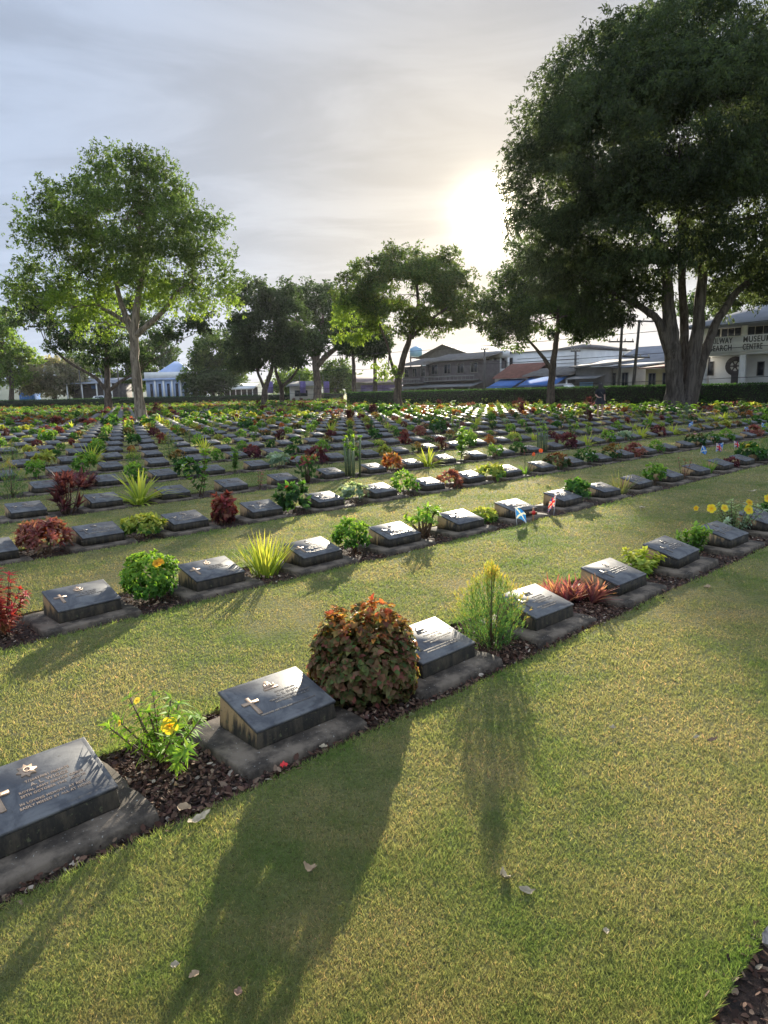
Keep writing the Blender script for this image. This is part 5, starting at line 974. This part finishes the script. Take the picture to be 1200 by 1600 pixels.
b.part('wall', MB().box(0, x1, 0, 10, 0, z2), M_BLUEW); b.part('parapet', MB().box(-.2, x1+.2, -.2, 10.2, z2, z1), M_WHITE); b.hip(x1*.18, x1*.75, 2, 8, z1+.01, b.Z(265, 565, 5), M_BLUEW, .1, 'roof')
b.part('cornice', MB().box(-.5, x1+.5, -.5, -.203, z2-.3, z2+.15), M_BLUEW)
for i in range(6): xx = x1*(.1+.16*i); b.part('window', MB().box(xx-.3, xx+.3, -.05, .05, 1.2, z2-1.0), M_GLASS)
for i in range(5): xx = x1*(.18+.16*i); b.part('column', MB().box(xx-.18, xx+.18, -.4, -.06, 0, z2-.31), M_WHITE)
b, x1 = lb('open_pavilion', 'long open pavilion with white canopy beyond the hedge', 346, 398, 152); z1 = b.Z(370, 601); z0 = b.Z(370, 609)
b.shed(-.3, x1+.3, -3, 3, z0, z1, M_WHITE, 'canopy', .3)
for i in range(7): xx = x1*i/6; b.part('post', MB().box(xx-.08, xx+.08, -2.6, -2.44, 0, z0), M_WHITE)
b.part('back_wall', MB().box(0, x1, 2.6, 2.8, 0, z0+.5), M_DARK)
b, x1 = lb('filling_station', 'low shop with white roof and lit blue sign beyond the hedge', 112, 188, 150); z1 = b.Z(150, 600); 
b.part('wall', MB().box(0, x1, 0, 6, 0, z1), M_DARK); b.shed(-1, x1+.5, -3, 6.5, z1+.01, z1+1.3, M_METALR); b.part('sign', MB().box(x1*.40, x1*.50, -.1, -.003, z1-1.0, z1-.3), M_AWN)
for i in range(4): xx = x1*(.02+.3*i); b.part('post', MB().box(xx-.12, xx+.12, -2.8, -2.6, 0, z1), M_WHITE)
b, x1 = lb('pink_roofed_shop', 'low shop with faded pink roof between the slim trees', 556, 632, 130); z1 = b.Z(590, 598); b.part('wall', MB().box(0, x1, 0, 8, 0, z1), M_GREYW); b.shed(-.5, x1, -2, 8, z1+.01, z1+1.6, plain('faded_pink_roof', (.36, .27, .25), .8, 0, .2, 1)); 
for i in range(4): xx = x1*(.1+.22*i); b.part('sign', MB().box(xx, xx+2.0, -.12, -.003, z1-1.6, z1-.4), M_BANN)
b, x1 = lb('grey_roofed_shop', 'low grey shop seen behind the umbrella tree trunk', 452, 492, 150); z1 = b.Z(470, 604); b.part('wall', MB().box(0, x1, 0, 8, 0, z1), M_CREAM); b.shed(-.5, x1+.5, -2, 8, z1+.01, z1+1.2, M_TILE); b.part('window', MB().box(x1*.2, x1*.7, -.1, -.003, 1, z1-.8), M_GLASS)
b, x1 = lb('low_house', 'low blue-walled house behind the left edge of the hedge', 28, 44, 165); z1 = b.Z(36, 608); b.part('wall', MB().box(0, x1, 0, 5, 0, z1), M_AWN); b.shed(-.4, x1+.4, -.5, 5, z1+.01, z1+.6, M_METALR)
# water tank
b, x1 = lb('water_tower', 'pale blue water tank on a frame behind the dark roofs', 641, 660, 150); za, zc = b.Z(650, 557), b.Z(650, 545); m = MB(); m.tube([(x1/2, 0, za), (x1/2, 0, zc), (x1/2, 0, zc+.5)], [x1/2, x1/2, x1*.15], 16); m.obj('tank', M_TANK, b.root, smooth=False); b.part('frame', MB().box(0, .3, -.3, 0, 0, za).box(x1-.3, x1, -.3, 0, 0, za).box(0, x1, -.3, 0, za-.4, za-.1), M_POLE)
# banners
for px, lab in ((417, 'purple banner on a pole left of the twin trunks'), (468, 'purple banner right of the v-forked tree'), (505, 'purple banner right of the umbrella tree trunk')):
    r = ray(px, 600); k = 140/r[1]; root = empty('street_banner', (r[0]*k, 140, 0)); tag(root, lab, 'banner', 'purple banners along the far street'); MB().tube([(0, 0, 0), (0, 0, 5.2)], .06, 6).obj('pole', M_POLE, root); zb = float(H+ray(px, 614)[2]*k); zt = float(H+ray(px, 596)[2]*k); MB().box(.08, 1.2, -.02, .02, max(.6, zb), zt).obj('banner', M_BANN, root)
# white plaster blocks in the hedge gap
for px, lab in ((583, 'left one of two pale plaster blocks at the hedge'), (599, 'right one of two pale plaster blocks at the hedge')):
    r = ray(px, 620); k = 95/r[1]; root = empty('plaster_block', (r[0]*k, 95, 0), BROT*0); tag(root, lab, 'block', 'plaster blocks at the hedge'); w = 14/F*95/2
    MB().add([(-w*1.06, -.4, 0), (w*1.06, -.4, 0), (w*1.06, .4, 0), (-w*1.06, .4, 0), (-w*.94, -.3, 1.35), (w*.94, -.3, 1.35), (w*.94, .3, 1.35), (-w*.94, .3, 1.35)], [(0, 3, 2, 1), (4, 5, 6, 7), (0, 1, 5, 4), (1, 2, 6, 5), (2, 3, 7, 6), (3, 0, 4, 7)]).obj('body', M_CREAM, root); MB().box(-w, w, -.36, .36, 1.352, 1.44).obj('cap', M_CREAM, root)
# power poles
def pole(px, ybase, ytop, Y, lean, arms, lab, top=True):
    a = at(px, ybase, Y); zt = at(px, ytop, Y)[2]; root = empty('power_pole', (a[0], a[1], 0)); root.rotation_euler = (0, lean, 0); tag(root, lab, 'power pole', 'power poles along the street'); MB().tube([(0, 0, -.2), (0, 0, zt)], [.17, .11], 8).obj('post', M_POLE, root); out = []
    for z, w in arms:
        c = MB().box(-w, w, -.06, .06, zt-z, zt-z+.12).obj('crossarm', M_POLE, root); m = MB()
        for i in range(4): x = -w+.1+(2*w-.2)*i/3; m.tube([(x, 0, zt-z+.12), (x, 0, zt-z+.34)], [.05, .04], 6); out.append((x, zt-z+.34))
        m.obj('insulator', M_CREAM, c)
    return root, zt, out
P1 = pole(966, 606, 498, 62, math.radians(1.2), [(.1, .55), (2.0, 1.1)], 'left power pole of the two, with wide crossarms')
P2 = pole(988, 604, 500, 62, math.radians(3.2), [(.15, 1.2), (3.2, 1.2)], 'right power pole of the two, carrying a transformer')
MB().tube([(0, 0, 0), (0, 0, .9)], [.32, .32], 12).obj('transformer', M_POLE, P2[0], (-.42, 0, P2[1]-7.6))
for px, yt, Y, lab in ((757, 545, 86, 'thin pole in front of the white house balcony'), (898, 548, 74, 'thin pole beside the small grey shed'), (16, 590, 140, 'thin pale pole under the leafy tree at the left'), (186, 565, 140, 'thin pole left of the pale blue building'), (126, 575, 140, 'thin pole beside the low shop'), (352, 578, 150, 'thin pole beside the white canopy')): pole(px, 606, yt, Y, 0, [(.1, .5)], lab)
# street lamp with curved arm
a = at(163, 620, 138); root = empty('street_lamp', (a[0], a[1], 0)); tag(root, 'curved double-armed street lamp left of the pale trunk', 'street lamp'); zt = at(163, 566, 138)[2]
MB().tube([(0, 0, 0), (0, 0, zt*.55), (-.4, 0, zt*.8), (-1.3, 0, zt), (-2.2, 0, zt+.1)], [.13, .11, .09, .07, .05], 8).obj('pole', M_METALR, root); MB().box(-3.0, -2.1, -.15, .15, zt+.02, zt+.18).obj('lamp_head', M_METALR, root)
# wires between poles along the street
def cable(p, q, sag, lab):
    p, q = np.array(p), np.array(q); t = np.linspace(0, 1, 15)[:, None]; P = p*(1-t)+q*t; P[:, 2] -= (4*t*(1-t))[:, 0]*sag; tag(MB().tube(P, .022, 4, cap=False).obj('power_cable', M_CABLE), lab, 'cable', 'power cables strung along the street')
A1 = np.array([P1[0].location.x, P1[0].location.y]); far_ = A1+V*70; near_ = A1-V*45
for i, (z, nm) in enumerate(((P1[1]-.1, 'highest cable on the power poles'), (P1[1]-1.9, 'second highest cable on the power poles'), (P1[1]-4.2, 'third cable down on the power poles'), (P1[1]-5.0, 'lowest cable on the power poles'))):
    cable((*(near_+U*.25*i), z), (*(far_+U*.25*i), z), 1.3, nm)
# vehicles beyond the hedge
def car(px, Y, rot, lab, L=4.4, paint=M_CARW, hgt=1.5):
    a = at(px, 612, Y); root = empty('parked_car', (a[0], a[1], .02), rot); tag(root, lab, 'car', 'cars on the street'); w = .85
    prof = [(-L/2, .35), (-L/2, .75), (-L*.40, .85), (-L*.28, hgt*.97), (L*.05, hgt), (L*.22, hgt*.66), (L*.46, hgt*.55), (L/2, .55), (L/2, .3)]
    m = MB(); n = len(prof); v = [(x, -w if z < .9 else -w*.82, z) for x, z in prof]+[(x, w if z < .9 else w*.82, z) for x, z in prof]; m.add(v, [tuple(range(n)), tuple(range(2*n-1, n-1, -1))]+[(i, n+i, n+(i+1) % n, (i+1) % n) for i in range(n)]); m.obj('body', paint, root)
    g = [(-L*.26, .95), (-L*.23, hgt*.92), (L*.04, hgt*.93), (L*.15, .95)]
    for s in (-1, 1): MB().add([(x, s*(w*.86), z) for x, z in g]+[(x, s*(w*.86+.02), z) for x, z in g], [(0, 1, 2, 3), (7, 6, 5, 4), (0, 4, 5, 1), (1, 5, 6, 2), (2, 6, 7, 3), (3, 7, 4, 0)]).obj('side_window', M_GLASS, root)
    for x in (-L*.32, L*.32):
        for s in (-1, 1): MB().tube([(x, s*(w-.12), .32), (x, s*(w+.03), .32)], .32, 14).obj('wheel', M_TYRE, root)
car(723, 81, BROT, 'white car parked in front of the dark timber shophouse'); car(160, 143, RL, 'white car passing the low shop with the white roof', 5.6, hgt=2.0)
car(884, 68, BROT, 'small white pickup under the blue awning', 4.4, hgt=1.9)
# hills
def hills():
    m = MB(); 
    x = np.linspace(-900, 1100, 60); z = 26+20*vnoise(x/160., x*0, 8)+14*vnoise(x/50., x*0+4, 9); v = [(a, 1500+200*math.sin(a/300), -5) for a in x]+[(a, 1650, b) for a, b in zip(x, z)]+[(a, 1900, -5) for a in x]
    n = len(x); m.add(v, [(i, i+1, n+i+1, n+i) for i in range(n-1)]+[(n+i, n+i+1, 2*n+i+1, 2*n+i) for i in range(n-1)]); o = m.obj('hills', plain('wooded_hills', (.07, .11, .07), .9, 0, .3, .02), smooth=True); tag(o, 'low wooded hills on the horizon', 'hills', None, 'structure')
hills()
#@@BUILDINGS1
#@@EXTRAS0
# ------------------------------------------------------------------ visitor, flags, fallen leaves
def person():
    a = at(937, 650, 34.6); root = empty('person', (a[0], a[1], 0), 0.15); tag(root, 'person with long dark hair in a black top and short black skirt, seen from behind', 'person')
    J = dict(pel=(0, 0, .90, .125), wai=(0, 0, 1.05, .105), chest=(0, .01, 1.25, .13), nb=(0, 0, 1.40, .06), nt=(0, -.005, 1.47, .052), head=(0, -.01, 1.56, .085), top=(0, -.005, 1.65, .07),
             ls=(-.17, 0, 1.36, .055), le=(-.24, .02, 1.10, .04), lw=(-.16, -.17, .98, .03), lh=(-.11, -.22, 1.0, .026), rs=(.17, 0, 1.36, .055), re=(.23, .02, 1.10, .04), rw=(.18, -.10, .90, .03), rh=(.16, -.15, .86, .026),
             lhip=(-.09, 0, .84, .095), lk=(-.10, .01, .48, .06), la=(-.11, -.01, .09, .036), lf=(-.12, -.14, .035, .03), rhip=(.09, 0, .84, .095), rk=(.11, -.02, .48, .06), ra=(.14, 0, .09, .036), rf=(.16, -.13, .035, .03))
    E_ = [('pel', 'wai'), ('wai', 'chest'), ('chest', 'nb'), ('nb', 'nt'), ('nt', 'head'), ('head', 'top'), ('chest', 'ls'), ('ls', 'le'), ('le', 'lw'), ('lw', 'lh'), ('chest', 'rs'), ('rs', 're'), ('re', 'rw'), ('rw', 'rh'), ('pel', 'lhip'), ('lhip', 'lk'), ('lk', 'la'), ('la', 'lf'), ('pel', 'rhip'), ('rhip', 'rk'), ('rk', 'ra'), ('ra', 'rf')]
    ks = list(J); verts = [J[k][:3] for k in ks]; rad = [J[k][3] for k in ks]; ed = [(ks.index(a_), ks.index(b_)) for a_, b_ in E_]
    for hand, s in (('lh', -1), ('rh', 1)):
        hx, hy, hz, _ = J[hand]
        for i in range(5):
            off = (i-2)*.016; n0 = len(verts); verts.append((hx+off, hy-.045, hz+(-.01 if i else .0))); rad.append(.008); verts.append((hx+off*1.2, hy-.085+abs(i-2)*.006, hz-.025)); rad.append(.0065); ed += [(ks.index(hand), n0), (n0, n0+1)]
    me = bpy.data.meshes.new('body'); me.from_pydata(verts, ed, []); me.materials.append(M_SKIN); o = link('body', me, root)
    sk_ = o.modifiers.new('skin', 'SKIN'); sd = o.modifiers.new('sub', 'SUBSURF'); sd.levels = sd.render_levels = 2
    for i, r_ in enumerate(rad): me.skin_vertices[0].data[i].radius = (r_, r_*.9); me.skin_vertices[0].data[i].use_root = (i == 0)
    def lathe(name, prof, mat, k=20, sy=.72, pleat=0.0):
        m = MB(); v = [(r_*(1+pleat*math.cos(j*5))*math.cos(2*math.pi*j/k), sy*r_*(1+pleat*math.cos(j*5))*math.sin(2*math.pi*j/k), z) for r_, z in prof for j in range(k)]; n = len(prof)
        m.add(v, [(i*k+j, i*k+(j+1) % k, (i+1)*k+(j+1) % k, (i+1)*k+j) for i in range(n-1) for j in range(k)]); return m.obj(name, mat, root, smooth=True)
    lathe('skirt', [(.27, .66), (.24, .78), (.19, .92), (.145, 1.03), (.14, 1.06)], M_CLOTH, pleat=.06, sy=.8); lathe('top', [(.15, 1.02), (.155, 1.12), (.18, 1.25), (.20, 1.34), (.14, 1.41), (.07, 1.43)], M_CLOTH, sy=.72)
    for s in (-1, 1): MB().tube([(s*.15, 0, 1.37), (s*.20, .01, 1.25), (s*.225, .015, 1.15)], [.075, .068, .06], 10).obj('sleeve', M_CLOTH, root, smooth=True)
    r = np.random.default_rng(3); m = MB(); k = 18; prof = [(.02, 1.70), (.075, 1.685), (.108, 1.63), (.118, 1.56), (.122, 1.48), (.125, 1.40), (.115, 1.31), (.09, 1.24)]
    v = [(r_*math.cos(2*math.pi*j/k)*(1+.05*math.sin(j*3)), .012-.0*z+(.95*r_*math.sin(2*math.pi*j/k) if math.sin(2*math.pi*j/k) < 0 or z > 1.62 else .35*r_*math.sin(2*math.pi*j/k))-.01, z) for r_, z in prof for j in range(k)]
    v = [(x, -y if True else y, z) for x, y, z in v]; v = [(x, -y, z) for x, y, z in v]
    m.add(v, [(i*k+j, i*k+(j+1) % k, (i+1)*k+(j+1) % k, (i+1)*k+j) for i in range(len(prof)-1) for j in range(k)]); m.obj('hair', M_HAIR, root, smooth=True)
    m = MB(); m.add([(-.03, .085, 1.575), (.03, .085, 1.575), (0, .115, 1.545), (-.022, .088, 1.52), (.022, .088, 1.52)], [(0, 1, 2), (0, 2, 3), (1, 4, 2), (3, 2, 4)]); m.obj('face', M_SKIN, root)
    MB().tube([(-.10, -.10, 1.36), (0, -.13, 1.2), (.15, -.11, 1.04)], .012, 6).obj('bag_strap', M_GREYW, root)
person()
def saltire(u, v):
    d = min(abs(v-u), abs(v-(1-u))); return (.75, .78, .8) if d < .10 else (.03, .22, .75)
def union(u, v):
    if abs(u-.5) < .06 or abs(v-.5) < .10: return (.65, .03, .05)
    if abs(u-.5) < .10 or abs(v-.5) < .17: return (.8, .8, .8)
    d = min(abs(v-u), abs(v-(1-u))); 
    return (.65, .03, .05) if d < .035 else ((.8, .8, .8) if d < .12 else (.02, .05, .35))
def flag(px, py, Y, hgt, w, h2, fn, lab, droop=.6, lean=0.0, rz=0.0, lowered=.0, dirx=1):
    a = at(px, py, Y); root = empty('hand_flag', (a[0], a[1], 0), rz); root.rotation_euler = (0, lean, rz); tag(root, lab, 'flag', 'small flags pushed in beside the graves')
    MB().tube([(0, 0, -.02), (0, 0, hgt)], .0035, 6).obj('stick', plain('white_stick', (.7, .7, .68), .5), root)
    nu, nv = 18, 12; v = []; c = []; f = []
    for j in range(nv+1):
        for i in range(nu+1):
            u, q = i/nu, j/nv; fall = droop*u*u*.6*w; v.append((dirx*(.003+w*u*(1-.35*droop)), .018*math.sin(u*7+q*2)*u**.5, hgt-.005-(1-q)*h2*(1-.1*u)-fall)); c.append(fn(u, q))
    for j in range(nv):
        for i in range(nu): k = j*(nu+1)+i; f.append((k, k+1, k+nu+2, k+nu+1))
    link('cloth', mesh_data('cloth', np.array(v), [np.array(f)], M_BLUEF, np.array(c)), root)
g = ray(808, 824); Yf = float(-(H)/g[2]*g[1]); flag(808, 824, Yf, .22, .15, .12, saltire, 'small blue and white saltire flag beside a grave in the second row', .9, math.radians(-6))
g = ray(865, 806); Yf = float(-(H)/g[2]*g[1]); flag(865, 806, Yf, .24, .12, .13, union, 'small drooping red, white and blue flag in the second row', 1.3, math.radians(5), 0, 0, -1)
for px, py, fn, lab in ((1093, 712, saltire, 'small blue and white flag lying lowest in the flag cluster at the right'), (1118, 708, union, 'red and white flag left of the blue flag in the cluster'), (1128, 707, saltire, 'largest blue saltire flag in the middle of the cluster'), (1148, 704, union, 'red and blue flag at the right end of the cluster'),
                        (294, 728, saltire, 'small blue and white flag in the fourth row at the left'), (1082, 668, saltire, 'tiny blue flag far back on the right, by itself'), (1165, 678, saltire, 'blue flag near the right edge behind the cluster'), (1190, 671, saltire, 'blue flag farthest right, behind the cluster')):
    g = ray(px, py); Yf = float(-(H)/g[2]*g[1]); flag(px, py, Yf, .22, .18, .14, fn, lab, .8, math.radians(rng.uniform(-14, 14)), 0, 0, 1 if rng.random() < .6 else -1)
def cross_token():
    g = ray(833, 817); Y = float(-H/g[2]*g[1]); a = at(833, 817, Y); root = empty('remembrance_cross', (a[0], a[1], 0), .2); tag(root, 'small wooden remembrance cross with a red poppy in the second row', 'memorial cross')
    MB().box(-.009, .009, -.004, .004, -.02, .17).box(-.045, .045, -.0035, .0035, .105, .125).obj('cross', plain('pale_wood', (.42, .24, .12), .7), root); m = MB(); star_mb(m, 0, 0, .027, 5, 0, .004, .8); o = m.obj('poppy', M_REDP, root, (0, -.006, .115)); o.rotation_euler = (math.pi/2, 0, 0)
cross_token()
def leaf(px, py, L, W, rz, mat, name, cat, lab, lift=.044, curl=.5, tilt=0.1):
    g = ray(px, py); k = (lift-H)/g[2]; r = np.random.default_rng(int(px*7+py)); n = 9; m = MB(); v = []
    for i in range(n):
        u = i/(n-1); w = W*math.sin(math.pi*min(1, u**(1.3 if int(px) % 2 else .8)*.92+.05))**.8*r.uniform(.75, 1.1); z = curl*L*(u-.5)**2*1.2+r.normal(0, .0012); c = r.uniform(.2, .9)*w
        v += [(L*(u-.5), -w, z+c*.9), (L*(u-.5), 0, z), (L*(u-.5), w, z+c)]
    v = np.array(v); v2 = v+np.array([0, 0, .0012]); q = [(i*3+j, i*3+j+1, i*3+j+4, i*3+j+3) for i in range(n-1) for j in range(2)]; m.add(v, [tuple(reversed(t)) for t in q]); m.add(v2, q)
    o = m.obj(name, mat, None, (g[0]*k, g[1]*k, lift), rz, smooth=True); o.rotation_euler = (tilt, r.normal(0, .1), rz); tag(o, lab, cat, 'fallen leaves and petals on the lawn')
leaf(312, 1280, .085, .016, .75, M_DRYP, 'fallen_leaf', 'leaf', 'long tan leaf on the turf edge below the second grave marker')
leaf(485, 1359, .045, .016, -.5, M_DRY, 'fallen_leaf', 'leaf', 'curled tan leaf in the middle of the bush shadow', curl=1.4)
leaf(786, 1371, .040, .016, 1.9, M_DRYP, 'fallen_petal', 'petal', 'cream folded petal, upper of the two close together', .03, 1.6, .4)
leaf(826, 1394, .050, .010, -.55, M_DRYP, 'fallen_petal', 'petal', 'cream slim petal, lower of the two close together', .03, 1.0, .3)
leaf(947, 1456, .022, .008, 1.4, M_DRYP, 'fallen_petal', 'petal', 'tiny cream petal alone at the lower right')
leaf(274, 1509, .022, .010, .1, M_DRYP, 'fallen_petal', 'petal', 'round cream petal at the bottom left'); leaf(303, 1524, .028, .010, .8, M_DRY, 'fallen_leaf', 'leaf', 'small brownish leaf right of the round cream petal'); leaf(372, 1552, .025, .012, 1.5, M_BROWN, 'fallen_leaf', 'leaf', 'brown leaf near the bottom edge, left of centre')
leaf(444, 1197, .030, .015, .3, M_REDP, 'fallen_petal', 'petal', 'bright red petal against the second slab', .04); leaf(288, 1264, .050, .020, -.2, M_DRY, 'fallen_leaf', 'leaf', 'greyish dry leaf on the mulch corner'); leaf(505, 1168, .035, .012, .3, M_DRYP, 'fallen_leaf', 'leaf', 'pale leaf at the turf edge below the copper bush', .03)
leaf(1113, 1157, .045, .010, .1, M_BROWN, 'fallen_leaf', 'leaf', 'small orange-brown leaf on the sunny lawn at the right'); leaf(1088, 1152, .03, .008, .2, M_DRYP, 'fallen_leaf', 'leaf', 'slim pale leaf left of the orange-brown one'); leaf(957, 1138, .03, .012, .2, M_DRYP, 'fallen_leaf', 'leaf', 'tiny pale leaf on the lawn right of centre')
leaf(1175, 768, .14, .018, .1, M_DRYP, 'fallen_leaf', 'leaf', 'long pale leaf on the lawn behind the yellow trumpet flowers'); leaf(1004, 794, .07, .03, .3, M_DRYP, 'fallen_leaf', 'leaf', 'pale leaf on the lawn below the dry grass clump'); leaf(1105, 922, .06, .025, .2, M_DRY, 'fallen_leaf', 'leaf', 'yellowish leaf on the mulch before the white-flowered stems', .03) if False else leaf(1105, 918, .06, .022, .2, M_DRY, 'fallen_leaf', 'leaf', 'yellowish leaf on the mulch by the white-flowered stems', .03)
leaf(1196, 1474, .085, .017, 1.15, plain('grey_dry_leaf', (.30, .27, .23), .85, 0, .5, 60, .6), 'fallen_leaf', 'leaf', 'large curled grey leaf at the lower right edge', .05, 1.2, .5)
#@@EXTRAS1
# ------------------------------------------------------------------ haze
def haze():
    me = MB().box(-420, 420, -12, 760, -1.2, 70).data('haze', None) if False else None
    m = bpy.data.materials.new('haze'); m.use_nodes = True; nt = m.node_tree; nt.nodes.clear(); o_ = nt.nodes.new('ShaderNodeOutputMaterial'); v = nt.nodes.new('ShaderNodeVolumePrincipled')
    v.inputs['Color'].default_value = (.86, .88, .95, 1); v.inputs['Density'].default_value = HAZE; v.inputs['Anisotropy'].default_value = .55; nt.links.new(v.outputs[0], o_.inputs['Volume'])
    tag(MB().box(-420, 420, -12, 700, -1.2, 60).obj('haze', m), 'thin pale evening haze over the whole cemetery', 'haze', None, 'stuff')
HAZE = 0.00009
haze()
